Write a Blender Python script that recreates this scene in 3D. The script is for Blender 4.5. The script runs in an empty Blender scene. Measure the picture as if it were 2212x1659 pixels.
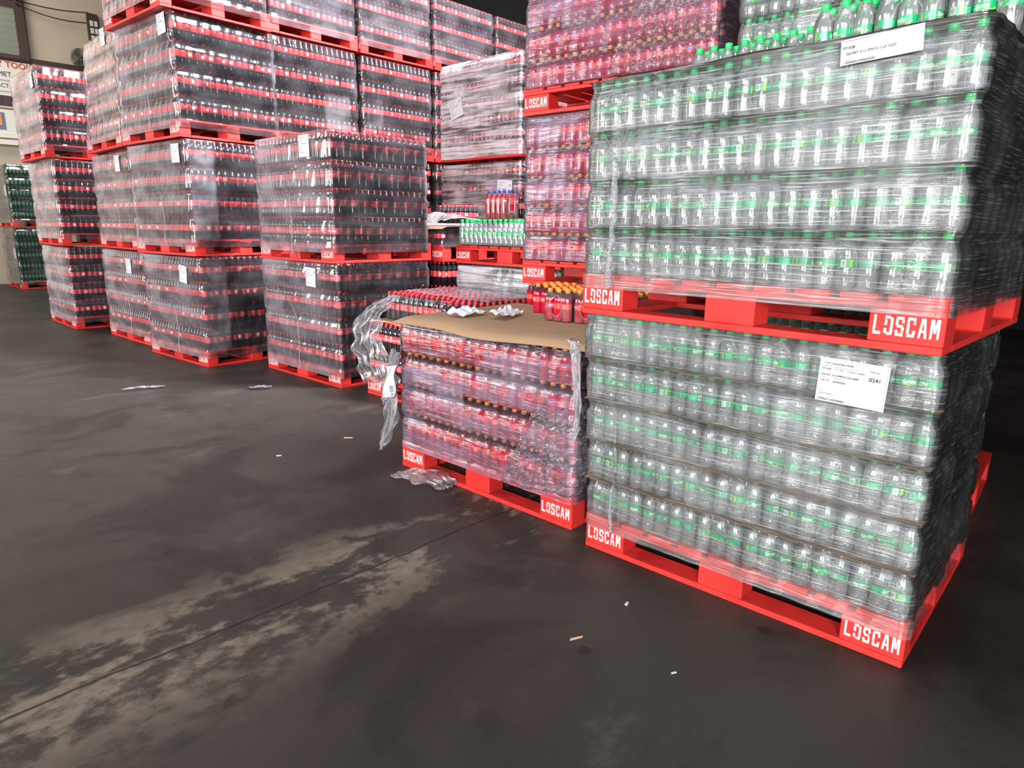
import bpy, math, random
import numpy as np
from mathutils import Vector, Matrix
random.seed(7); RNG = np.random.default_rng(7)
SC = bpy.context.scene
COL = SC.collection
PI = math.pi

# ------------------------------------------------------------------ camera
cam_d = bpy.data.cameras.new('camera'); cam = bpy.data.objects.new('camera', cam_d); COL.objects.link(cam)
cam.location = (0, 0, 1.309)
cam_d.sensor_width = 36.0; cam_d.lens = 36.0 * 1448.7 / 2212.0
cam_d.clip_start = 0.05; cam_d.clip_end = 200
PITCH, ROLL = 0.2293, -0.01148
cam.matrix_world = (Matrix.Translation((0, 0, 1.309)) @ Matrix.Rotation(PI / 2 - PITCH, 4, 'X') @ Matrix.Rotation(-ROLL, 4, 'Z'))
SC.camera = cam

# ------------------------------------------------------------------ world, exposure, daylight through the openings, one added fill
SC.view_settings.view_transform = 'Standard'; SC.view_settings.look = 'None'
SC.view_settings.gamma = 1; SC.view_settings.use_curve_mapping = False
SC.view_settings.exposure = -0.1
SC.cycles.max_bounces = 5; SC.cycles.transparent_max_bounces = 11; SC.cycles.use_light_tree = False
SC.cycles.diffuse_bounces = 2; SC.cycles.glossy_bounces = 2; SC.cycles.transmission_bounces = 3
SC.cycles.sample_clamp_indirect = 4.0
SC.cycles.use_adaptive_sampling = True; SC.cycles.adaptive_threshold = 0.03
SC.cycles.caustics_reflective = False; SC.cycles.caustics_refractive = False
W = bpy.data.worlds.new('daylight'); SC.world = W; W.use_nodes = True
bg = W.node_tree.nodes['Background']; bg.inputs[0].default_value = (0.80, 0.88, 1.0, 1); bg.inputs[1].default_value = 0.02

def area(name, loc, target, sx, sy, power, color, spread=180):
    d = bpy.data.lights.new(name, 'AREA'); d.shape = 'RECTANGLE'; d.size = sx; d.size_y = sy
    d.energy = power; d.color = color; d.spread = math.radians(spread)
    o = bpy.data.objects.new(name, d); COL.objects.link(o); o.location = loc
    o.rotation_euler = (Vector(target) - Vector(loc)).to_track_quat('-Z', 'Y').to_euler()
    return o
area('bay_door_daylight', (-5.7, -5.2, 3.2), (-1.0, 3.5, 0.9), 5.0, 3.4, 950, (1.0, 0.975, 0.94))
area('added_fill_light', (-0.9, -7.4, 2.7), (-1.6, 5.5, 1.2), 2.4, 3.2, 1700, (0.97, 0.98, 1.0))  # unseen fill added behind the camera to brighten the cola sides
area('side_opening_daylight', (-10.5, 4.0, 2.9), (-1.5, 5.5, 1.0), 5.0, 3.2, 700, (1.0, 0.95, 0.92))
area('roof_light', (-1.5, 3.2, 7.6), (-2.0, 5.5, 0.0), 2.0, 6.0, 380, (0.93, 0.96, 1.0))
area('roof_light_over_stacks', (2.5, 5.3, 7.7), (-3.4, 7.4, 1.5), 1.4, 3.2, 1150, (0.95, 0.97, 1.0), 80)
area('far_roof_light', (-11.5, 11.0, 7.6), (-13, 13, 3.0), 3.0, 3.0, 700, (1.0, 0.97, 0.90))

# ------------------------------------------------------------------ node helpers
class NT:
    def __init__(s, name):
        s.m = bpy.data.materials.new(name); s.m.use_nodes = True; s.t = s.m.node_tree; s.t.nodes.clear()
        s.out = s.t.nodes.new('ShaderNodeOutputMaterial')
    def n(s, typ, props=None, **inp):
        nd = s.t.nodes.new(typ)
        for k, v in (props or {}).items(): setattr(nd, k, v)
        for k, v in inp.items():
            key = int(k[1:]) if k[0] == '_' else k.replace('__', ' ')
            s.set(nd.inputs[key], v)
        return nd
    def set(s, sock, v):
        if isinstance(v, bpy.types.NodeSocket): s.t.links.new(v, sock)
        elif isinstance(v, bpy.types.Node): s.t.links.new(v.outputs[0], sock)
        else:
            if isinstance(v, (tuple, list)) and len(v) == 3 and sock.type == 'RGBA': v = (*v, 1)
            sock.default_value = v
    def math(s, op, a, b=0.0, c=0.0, clamp=False):
        return s.n('ShaderNodeMath', dict(operation=op, use_clamp=clamp), _0=a, _1=b, _2=c).outputs[0]
    def mix(s, f, a, b): return s.n('ShaderNodeMix', dict(data_type='RGBA'), _0=f, _6=a, _7=b).outputs[2]
    def ms(s, f, a, b): return s.n('ShaderNodeMixShader', None, _0=f, _1=a, _2=b).outputs[0]
    def noise(s, vec, scale, detail=2.0, rough=.5, dist=0.0):
        return s.n('ShaderNodeTexNoise', None, Vector=vec, Scale=scale, Detail=detail, Roughness=rough, Distortion=dist)
    def ramp(s, f, a, b): return s.n('ShaderNodeMapRange', dict(interpolation_type='SMOOTHSTEP'), Value=f, From__Min=a, From__Max=b).outputs[0]
    def mapping(s, vec, sc=(1, 1, 1), loc=(0, 0, 0), rot=(0, 0, 0)): return s.n('ShaderNodeMapping', None, Vector=vec, Scale=sc, Location=loc, Rotation=rot).outputs[0]
    def bump(s, h, strength, dist=0.01): return s.n('ShaderNodeBump', None, Strength=strength, Distance=dist, Height=h).outputs[0]
    def done(s, sh): s.t.links.new(sh, s.out.inputs[0]); return s.m
    def pb(s, **k):
        return s.n('ShaderNodeBsdfPrincipled', None, **k).outputs[0]

def coord(t, which='Object'): return t.n('ShaderNodeTexCoord').outputs[which]
def plain(name, col, rough=.5, spec=.5, **k):
    t = NT(name); return t.done(t.pb(Base__Color=col, Roughness=rough, Specular__IOR__Level=spec, **k))

def mat_red():
    t = NT('red_painted_wood'); co = coord(t)
    geo = t.n('ShaderNodeNewGeometry'); pos = geo.outputs['Position']
    g = t.noise(t.mapping(pos, (4, 4, 30)), 3.0, 4, .6).outputs[0]
    big = t.noise(pos, 5.0, 3, .6).outputs[0]
    chip = t.ramp(t.noise(pos, 38.0, 4, .7).outputs[0], .66, .72)
    dirt = t.ramp(big, .42, .75)
    oi = t.n('ShaderNodeObjectInfo').outputs['Random']
    c = t.mix(oi, (0.54, 0.020, 0.018), (0.66, 0.034, 0.028))
    c = t.mix(t.math('MULTIPLY', dirt, .6), c, (0.27, 0.014, 0.012))
    c = t.mix(t.math('MULTIPLY', chip, .55), c, (0.45, 0.11, 0.07))
    b = t.bump(g, .35, .004)
    return t.done(t.pb(Base__Color=c, Roughness=.48, Normal=b, Specular__IOR__Level=.35))
def mat_paint():
    t = NT('worn_white_stencil_paint'); pos = t.n('ShaderNodeNewGeometry').outputs['Position']
    m = t.ramp(t.noise(pos, 60.0, 4, .7).outputs[0], .50, .62)
    return t.done(t.pb(Base__Color=t.mix(m, (0.86, .72, .72), (0.78, .25, .23)), Roughness=.6))
def mat_card():
    t = NT('brown_cardboard'); pos = t.n('ShaderNodeNewGeometry').outputs['Position']
    n = t.noise(t.mapping(pos, (3, 3, 3)), 2.0, 4, .6).outputs[0]
    w = t.noise(t.mapping(pos, (10, 60, 10), (0, 0, 0), (0, 0, .7)), 2.0, 2).outputs[0]
    c = t.mix(n, (0.22, .14, .082), (0.32, .21, .13))
    return t.done(t.pb(Base__Color=c, Roughness=.8, Specular__IOR__Level=.2, Normal=t.bump(w, .25, .004)))

def mat_clear(name, tint, haze, hazecol, rough=.09, amt=.10, edge=.30):
    """thin clear plastic: mostly see-through, slightly cloudy, glossy"""
    t = NT(name)
    lw = t.n('ShaderNodeLayerWeight', None, Blend=.45).outputs['Facing']
    f = t.math('ADD', t.math('MULTIPLY', lw, edge), haze, clamp=True)
    dif = t.ms(.5, t.n('ShaderNodeBsdfDiffuse', None, Color=hazecol).outputs[0], t.n('ShaderNodeBsdfTranslucent', None, Color=hazecol).outputs[0])
    base = t.ms(f, t.n('ShaderNodeBsdfTransparent', None, Color=tint).outputs[0], dif)
    gl = t.n('ShaderNodeBsdfAnisotropic', None, Color=(1, 1, 1), Roughness=rough).outputs[0]
    fr = t.n('ShaderNodeFresnel', None, IOR=1.5).outputs[0]
    return t.done(t.ms(t.math('ADD', t.math('MULTIPLY', fr, .9), amt * .4, clamp=True), base, gl))

def mat_film(name, tint, col, rough, k=1.0, sx=3.0, sy=60.0, bump=.5, streak=(.40, .75), blot=.5, stk=.75, gk=1.0):
    """stretch film: see-through with stretched cloudy streaks; the mesh attribute 'plies' sets its haze, including light painted onto the front faces"""
    t = NT(name); uv = t.n('ShaderNodeUVMap').outputs[0]
    n1 = t.noise(t.mapping(uv, (sx, sy, 1)), 1.0, 3, .65, .3).outputs[0]
    blo = t.noise(t.mapping(uv, (3, 4, 1), (9, 2, 0)), 1.0, 2, .55).outputs[0]
    pl = t.n('ShaderNodeAttribute', dict(attribute_name='plies')).outputs['Fac']
    s = t.ramp(n1, *streak)
    h = t.math('ADD', t.math('MULTIPLY', s, stk), t.math('MULTIPLY', t.ramp(blo, .38, .68), blot))
    h = t.math('ADD', h, .22)
    h = t.math('MULTIPLY', t.math('MULTIPLY', h, pl), k, clamp=True)
    dif = t.ms(.35, t.n('ShaderNodeBsdfDiffuse', None, Color=col).outputs[0], t.n('ShaderNodeBsdfTranslucent', None, Color=col).outputs[0])
    base = t.ms(h, t.n('ShaderNodeBsdfTransparent', None, Color=tint).outputs[0], dif)
    bp = t.bump(n1, bump, .012)
    gl = t.n('ShaderNodeBsdfAnisotropic', None, Color=(1, 1, 1), Roughness=rough, Normal=bp).outputs[0]
    fr = t.n('ShaderNodeFresnel', None, IOR=1.45, Normal=bp).outputs[0]
    g = t.math('MULTIPLY', t.math('ADD', fr, t.math('MULTIPLY', s, .05)), gk, clamp=True)
    return t.done(t.ms(g, base, gl))

def mat_shrink():
    """pack film with the oval opening of the shrink sleeve at its ends"""
    t = NT('shrink_film'); uv = t.n('ShaderNodeUVMap').outputs[0]
    sp = t.n('ShaderNodeSeparateXYZ', None, Vector=uv)
    x, y = sp.outputs[0], sp.outputs[1]          # x metres from the middle of the face, y metres above a third of the height
    d = t.math('SQRT', t.math('ADD', t.math('POWER', t.math('DIVIDE', x, .036), 2.0), t.math('POWER', t.math('DIVIDE', y, .052), 2.0)))
    wob = t.noise(t.n('ShaderNodeNewGeometry').outputs['Position'], 26.0, 1).outputs[0]
    d = t.math('ADD', d, t.math('MULTIPLY', t.math('SUBTRACT', wob, .5), .5))
    rim = t.math('MULTIPLY', t.ramp(d, .86, .98), t.math('SUBTRACT', 1.0, t.ramp(d, 1.0, 1.14)))
    hole = t.math('SUBTRACT', 1.0, t.ramp(d, .92, 1.0))
    h = t.math('ADD', t.math('MULTIPLY', rim, .26), t.math('MULTIPLY', t.ramp(wob, .4, .8), .14))
    h = t.math('ADD', h, .06, clamp=True)
    h = t.math('MULTIPLY', h, t.math('SUBTRACT', 1.0, hole))
    c = (.62, .63, .66)
    dif = t.ms(.4, t.n('ShaderNodeBsdfDiffuse', None, Color=c).outputs[0], t.n('ShaderNodeBsdfTranslucent', None, Color=c).outputs[0])
    tr = t.n('ShaderNodeBsdfTransparent', None, Color=(1, 1, 1)).outputs[0]
    bp = t.bump(wob, .12, .01)
    gl = t.n('ShaderNodeBsdfAnisotropic', None, Color=(1, 1, 1), Roughness=.11, Normal=bp).outputs[0]
    fr = t.n('ShaderNodeFresnel', None, IOR=1.35, Normal=bp).outputs[0]
    sh = t.ms(fr, t.ms(h, tr, dif), gl)
    return t.done(t.ms(hole, sh, tr))

def mat_floor():
    t = NT('oil_stained_concrete'); pos = t.n('ShaderNodeNewGeometry').outputs['Position']
    sp = t.n('ShaderNodeSeparateXYZ', None, Vector=pos); X, Y = sp.outputs[0], sp.outputs[1]
    wn = t.noise(pos, 1.6, 4, .6).outputs[0]; wf = t.noise(pos, 14.0, 4, .65).outputs[0]
    # the joint between two slabs runs along direction b
    dx = t.math('MULTIPLY', t.math('ADD', X, 1.364), -.727); dy = t.math('MULTIPLY', t.math('SUBTRACT', Y, 1.544), .687)
    s = t.math('ADD', dx, dy)
    sw = t.math('ADD', s, t.math('MULTIPLY', t.math('SUBTRACT', wn, .5), .10))
    sw = t.math('ADD', sw, t.math('MULTIPLY', t.math('SUBTRACT', wf, .5), .018))
    ad = t.math('ABSOLUTE', sw)
    crack = t.math('SUBTRACT', 1.0, t.ramp(ad, .0025, .009))
    worn = t.math('SUBTRACT', 1.0, t.ramp(ad, .03, .50))
    # stretched patches where the oil film has worn off, beige
    rot = t.mapping(pos, (1, 1, 1), (0, 0, 0), (0, 0, .815))
    pt = t.noise(t.mapping(rot, (1.7, .9, 1)), 1.5, 6, .62, .4).outputs[0]
    pf = t.noise(t.mapping(rot, (1.4, 1, 1)), 14.0, 5, .7).outputs[0]
    pv = t.math('ADD', pt, t.math('MULTIPLY', t.math('SUBTRACT', pf, .5), .30))
    patch = t.math('MULTIPLY', t.math('MULTIPLY', t.ramp(pv, .48, .58), worn), t.math('ADD', t.math('MULTIPLY', pf, 1.1), .25, clamp=True))
    far = t.ramp(pv, .60, .72)
    oil = t.ramp(t.noise(pos, 1.1, 5, .65, .6).outputs[0], .46, .60)
    base = t.mix(t.ramp(wn, .3, .7), (.013, .0102, .0082), (.024, .0188, .015))
    base = t.mix(t.ramp(t.noise(pos, .7, 3).outputs[0], .35, .65), base, (.031, .025, .021))
    grit = t.noise(pos, 120.0, 3, .7).outputs[0]
    base = t.mix(t.math('MULTIPLY', grit, .35), base, (.060, .052, .045))
    base = t.mix(t.math('MULTIPLY', oil, .65), base, (.010, .0085, .0075))
    c = t.mix(t.math('MULTIPLY', far, .35), base, (.085, .073, .063))
    c = t.mix(t.math('MULTIPLY', patch, .85), c, (.17, .135, .10))
    # round damp drips
    vo = t.n('ShaderNodeTexVoronoi', dict(feature='F1'), Vector=pos, Scale=3.1, Randomness=1.0)
    sel = t.ramp(t.n('ShaderNodeSeparateXYZ', None, Vector=vo.outputs['Color']).outputs[0], .62, .66)
    vd = t.math('ADD', vo.outputs['Distance'], t.math('MULTIPLY', wf, .10))
    drip = t.math('MULTIPLY', t.math('SUBTRACT', 1.0, t.ramp(vd, .12, .15)), sel)
    c = t.mix(t.math('MULTIPLY', drip, .75), c, (.014, .012, .011))
    c = t.mix(t.math('MULTIPLY', crack, .9), c, (.006, .006, .006))
    r = t.math('ADD', t.math('MULTIPLY', pf, .22), .42)
    r = t.math('ADD', r, t.math('MULTIPLY', patch, .25))
    r = t.math('SUBTRACT', r, t.math('MULTIPLY', drip, .12))
    h = t.math('SUBTRACT', t.math('ADD', t.math('MULTIPLY', pf, .5), t.math('MULTIPLY', grit, .3)), t.math('MULTIPLY', crack, 2.5))
    return t.done(t.pb(Base__Color=c, Roughness=r, Specular__IOR__Level=.27, Normal=t.bump(h, .35, .006)))

def mat_wall(name, a, b, sc=2.0):
    t = NT(name); pos = t.n('ShaderNodeNewGeometry').outputs['Position']
    return t.done(t.pb(Base__Color=t.mix(t.noise(pos, sc, 4, .6).outputs[0], a, b), Roughness=.85, Specular__IOR__Level=.2))

M = dict(
    red=mat_red(), paint=mat_paint(), card=mat_card(), floor=mat_floor(), shrink=mat_shrink(),
    lime_body=mat_clear('clear_bottle_plastic', (.985, .99, .985), .21, (.86, .89, .90)),
    lime_cap=plain('green_cap', (.02, .46, .13), .35), lime_label=plain('green_label', (.005, .34, .13), .35),
    lime_cap2=plain('dark_green_cap', (.01, .16, .05), .4),
    white=plain('white_print', (.82, .84, .82), .45), yellow=plain('yellow_print', (.75, .68, .03), .45),
    lime_stripe=plain('yellow_green_print', (.30, .50, .03), .45), mint=plain('mint_print', (.15, .62, .38), .45),
    black=plain('black_print', (.015, .015, .02), .5), blue=plain('blue_print', (.02, .06, .45), .4),
    cola=plain('cola_bottle', (.010, .007, .010), .10, .6), cola_neck=mat_clear('cola_neck_plastic', (.55, .5, .52), .18, (.17, .15, .18)),
    cola_cap=plain('red_cap', (.55, .02, .03), .35), cola_label=plain('red_label', (.74, .055, .06), .35),
    straw=None, straw_cap=plain('orange_cap', (.86, .24, .03), .35), straw_label=plain('bright_red_label', (.85, .05, .035), .35),
    straw_neck=mat_clear('red_drink_neck_plastic', (.85, .50, .58), .14, (.36, .16, .24)),
    blue_cap=plain('violet_blue_cap', (.05, .05, .24), .35),
    zero=plain('dark_green_bottle', (.012, .03, .018), .12, .6),
    paper=plain('white_paper', (.52, .52, .55), .6), grey=plain('grey_print', (.30, .30, .33), .6),
    film_near=mat_film('clear_stretch_film', (.985, .995, .99), (.86, .89, .90), .09, 1.0, 4.5, 190.0, .4, (.50, .68), .5, 1.3),
    film_cola=mat_film('hazy_stretch_film', (.99, .98, 1.0), (.74, .71, .79), .10, 1.0, 1.6, 9.0, .25, (.45, .85), .35, .5),  # pale haze; on front faces it stands in for light on the film
    film_red=mat_film('lilac_stretch_film', (.98, .96, 1.0), (.44, .39, .54), .13, 1.0, 3.0, 60.0, .5, (.48, .72), .6, .8),
    film_thick=mat_film('many_ply_stretch_film', (.98, .98, 1.0), (.76, .72, .76), .15, 1.0, 1.6, 30.0, 1.0, (.42, .60), .7, 1.0),
    film_crumple=mat_film('crumpled_film', (.98, .97, 1.0), (.55, .52, .60), .10, .8, 34.0, 40.0, .7, (.52, .62), .3, .75, .7),
    film_rag=mat_film('torn_silvery_film', (.98, .98, 1.0), (.52, .52, .55), .24, 1.0, 70.0, 5.0, .6, (.45, .6), .3, .75, .35),
)
_t = NT('red_drink'); M['straw'] = _t.done(_t.pb(Base__Color=(.36, .006, .024), Roughness=.10, Specular__IOR__Level=.5))

# ------------------------------------------------------------------ mesh helpers
def add(name, me, parent=None, loc=None, rotz=None, link=True):
    o = bpy.data.objects.new(name, me)
    if parent is not None: o.parent = parent
    if loc is not None: o.location = loc
    if rotz is not None: o.rotation_euler = (0, 0, rotz)
    COL.objects.link(o); return o
def tag(o, label, cat, group=None, kind=None):
    if label: o['label'] = label
    if cat: o['category'] = cat
    if group: o['group'] = group
    if kind: o['kind'] = kind
    return o
class MB:
    def __init__(s): s.v = []; s.f = []; s.m = []; s.uv = {}; s.mats = []; s.n = 0
    def mi(s, mat):
        if mat not in s.mats: s.mats.append(mat)
        return s.mats.index(mat)
    def raw(s, V, F, mat, uv=None):
        k = s.n; s.v.append(np.asarray(V, float).reshape(-1, 3)); mi = s.mi(mat)
        for f in F: s.f.append(tuple(int(i) + k for i in f)); s.m.append(mi)
        s.n += len(s.v[-1]); return s
    def box(s, x0, x1, y0, y1, z0, z1, mat, rnd=0.0):
        V = [(x, y, z) for z in (z0, z1) for y in (y0, y1) for x in (x0, x1)]
        F = [(0, 2, 3, 1), (4, 5, 7, 6), (0, 1, 5, 4), (2, 6, 7, 3), (0, 4, 6, 2), (1, 3, 7, 5)]
        return s.raw(V, F, mat)
    def lathe(s, prof, mat, seg=16, c=(0, 0, 0), caps=(False, False), mod=None):
        n = len(prof); V = []
        for i in range(n):
            r, z = prof[i]
            for j in range(seg):
                th = 2 * PI * j / seg; rr = r * (mod(th, z) if mod else 1)
                V.append((c[0] + rr * math.cos(th), c[1] + rr * math.sin(th), c[2] + z))
        F = [(i * seg + j, i * seg + (j + 1) % seg, (i + 1) * seg + (j + 1) % seg, (i + 1) * seg + j) for i in range(n - 1) for j in range(seg)]
        if caps[0]: F.append(tuple(reversed(range(seg))))
        if caps[1]: F.append(tuple((n - 1) * seg + j for j in range(seg)))
        return s.raw(V, F, mat)
    def tube(s, pts, r, mat, seg=6, rf=None):
        P = [Vector(p) for p in pts]; V = []; n = len(P); up = Vector((0.13, .21, 1)).normalized()
        for i, p in enumerate(P):
            d = (P[min(i + 1, n - 1)] - P[max(i - 1, 0)])
            d = d.normalized() if d.length > 1e-9 else Vector((0, 0, 1))
            a = d.cross(up); a = a.normalized() if a.length > 1e-3 else Vector((1, 0, 0)); b = d.cross(a)
            rr = r * (rf(i / (n - 1)) if rf else 1)
            for j in range(seg):
                q = p + (a * math.cos(2 * PI * j / seg) + b * math.sin(2 * PI * j / seg)) * rr; V.append(tuple(q))
        F = [(i * seg + j, i * seg + (j + 1) % seg, (i + 1) * seg + (j + 1) % seg, (i + 1) * seg + j) for i in range(n - 1) for j in range(seg)]
        F += [tuple(range(seg)), tuple((n - 1) * seg + j for j in reversed(range(seg)))]
        return s.raw(V, F, mat)
    def me(s, name, smooth=False):
        m = bpy.data.meshes.new(name); V = np.concatenate(s.v)
        m.from_pydata(V.tolist(), [], s.f); 
        for mt in s.mats: m.materials.append(mt)
        m.polygons.foreach_set('material_index', s.m)
        m.polygons.foreach_set('use_smooth', [smooth] * len(s.f))
        m.update(); return m
def bevelled(me, w=.002):
    import bmesh
    bm = bmesh.new(); bm.from_mesh(me); bmesh.ops.bevel(bm, geom=bm.edges[:] , offset=w, segments=1, affect='EDGES'); bm.to_mesh(me); bm.free(); return me

_txt = {}
def text_geo(s, shear=0.0, bold=0.0, res=3):
    """2-D triangles of a word, 1 unit high font size, starting at x=0"""
    key = (s, shear, bold)
    if key in _txt: return _txt[key]
    c = bpy.data.curves.new('w', 'FONT'); c.body = s; c.size = 1; c.shear = shear; c.offset = bold; c.resolution_u = res; c.fill_mode = 'FRONT'
    o = bpy.data.objects.new('w', c); COL.objects.link(o); dg = bpy.context.evaluated_depsgraph_get()
    me = bpy.data.meshes.new_from_object(o.evaluated_get(dg))
    V = np.array([v.co[:] for v in me.vertices]); F = [tuple(p.vertices) for p in me.polygons]
    if len(V): V[:, 0] -= V[:, 0].min()
    bpy.data.objects.remove(o); bpy.data.curves.remove(c); bpy.data.meshes.remove(me)
    _txt[key] = (V, F); return V, F
def text_flat(mb, s, x, y, size, mat, d=0.0, **k):
    """write in the x-z plane facing -y"""
    V, F = text_geo(s, **k)
    if not len(V): return 0
    mb.raw(np.stack([x + V[:, 0] * size, np.full(len(V), d), y + V[:, 1] * size], 1), F, mat); return V[:, 0].max() * size
def text_wrap(mb, s, th0, z, size, R, mat, **k):
    V, F = text_geo(s, **k)
    th = th0 + V[:, 0] * size / R
    mb.raw(np.stack([R * np.sin(th), -R * np.cos(th), z + V[:, 1] * size], 1), F, mat)
def patch_wrap(mb, th0, th1, z0, z1, R, mat, n=3):
    V = []; F = []
    for i in range(n + 1):
        th = th0 + (th1 - th0) * i / n
        for z in (z0, z1): V.append((R * math.sin(th), -R * math.cos(th), z))
    for i in range(n): F.append((2 * i, 2 * i + 2, 2 * i + 3, 2 * i + 1))
    mb.raw(V, F, mat)

# ------------------------------------------------------------------ bottles
R0 = .0290
def petal(H):
    return lambda th, z: 1 - (.16 * max(0, 1 - z / (.17 * H)) * (0.5 - 0.5 * math.cos(5 * th)))
SHAPES = {
 # r fraction, height fraction: (lower body), label band, (upper body)
 'lime':  dict(H=.168, low=[(.0, .035), (.55, .005), (.86, .0), (.97, .045), (1, .11), (1, .24), (.98, .33), (.955, .385)], lab=(.385, .515), up=[(.955, .515), (.99, .55), (1, .60), (.97, .655), (.88, .715), (.72, .775), (.55, .825), (.44, .86), (.40, .885), (.40, .92)], cap=(.895, .995)),
 'cola':  dict(H=.2125, low=[(.0, .03), (.55, .005), (.86, .0), (.97, .04), (1, .09), (.97, .20), (.93, .28), (.955, .355)], lab=(.355, .60), up=[(.955, .60), (1, .64), (.985, .68), (.88, .745), (.70, .80), (.52, .85), (.42, .885), (.40, .925)], cap=(.915, .995)),
 'straw': dict(H=.168, low=[(.0, .035), (.55, .005), (.86, .0), (.97, .045), (1, .11), (.98, .22), (.95, .30), (.955, .385)], lab=(.385, .55), up=[(.955, .55), (1, .60), (.97, .655), (.88, .715), (.72, .775), (.55, .825), (.44, .86), (.40, .885), (.40, .92)], cap=(.895, .995)),
}
SHAPES['small_cola'] = dict(SHAPES['cola'], H=.163)
SHAPES['lime_tall'] = dict(SHAPES['lime'], H=.205)
SHAPES['red_tall'] = dict(SHAPES['straw'], H=.225, lab=(.50, .70), low=[(.0, .03), (.55, .005), (.86, .0), (.97, .04), (1, .09), (.97, .22), (.95, .35), (.955, .50)], up=[(.955, .70), (.97, .72), (.9, .76), (.8, .79), (.66, .825), (.53, .86), (.44, .88), (.40, .895), (.40, .92)])
SHAPES['mid_cola'] = dict(SHAPES['cola'], H=.1945)
SHAPES['zero'] = dict(SHAPES['cola'], H=.208)
MATS = {'lime': ('lime_body', 'lime_body', 'lime_label', 'lime_cap'), 'cola': ('cola', 'cola_neck', 'cola_label', 'cola_cap'),
        'straw': ('straw', 'straw_neck', 'straw_label', 'straw_cap'), 'small_cola': ('cola', 'cola_neck', 'cola_label', 'cola_cap'),
        'mid_cola': ('cola', 'cola_neck', 'cola_label', 'cola_cap'), 'lime_tall': ('lime_body', 'lime_body', 'lime_label', 'lime_cap'), 'red_tall': ('straw', 'straw_neck', 'straw_label', 'blue_cap'),
        'zero': ('zero', 'zero', 'lime_cap2', 'lime_cap2')}
def body(mb, kind, seg, c=(0, 0, 0), coarse=False):
    S = SHAPES[kind]; H = S['H']; mm = MATS[kind]
    low = S['low'][1:] if coarse else S['low']; up = S['up']
    if coarse: low = [low[0], low[2], low[-2], low[-1]]; up = [up[0], up[2], up[4], up[-1]]
    mb.lathe([(r * R0, h * H) for r, h in low], M[mm[0]], seg, c, mod=None if coarse else petal(H))
    mb.lathe([(low[-1][0] * R0, S['lab'][0] * H), (up[0][0] * R0, S['lab'][1] * H)], M[mm[0]], seg, c)
    cut = 2 if coarse else 4
    mb.lathe([(r * R0, h * H) for r, h in up[:cut]], M[mm[0]], seg, c)
    mb.lathe([(r * R0, h * H) for r, h in up[cut - 1:]], M[mm[1]], seg, c)
def capg(mb, kind, seg, c=(0, 0, 0), coarse=False):
    S = SHAPES[kind]; H = S['H']; z0, z1 = [q * H for q in S['cap']]; m = M[MATS[kind][3]]
    r = .0133 if kind != 'cola' else .0128
    if coarse: mb.lathe([(r, z0), (r, z1)], m, seg, c, (False, True)); return
    mb.lathe([(r * .8, z0 - .004), (r, z0 - .0035), (r, z0), (r * .94, z0 + .0005), (r, z0 + .001), (r, z1 - .0015), (r * .88, z1)], m, seg, c, (False, True), mod=(lambda th, z: 1 + .02 * math.cos(seg / 2 * th)))
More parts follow.
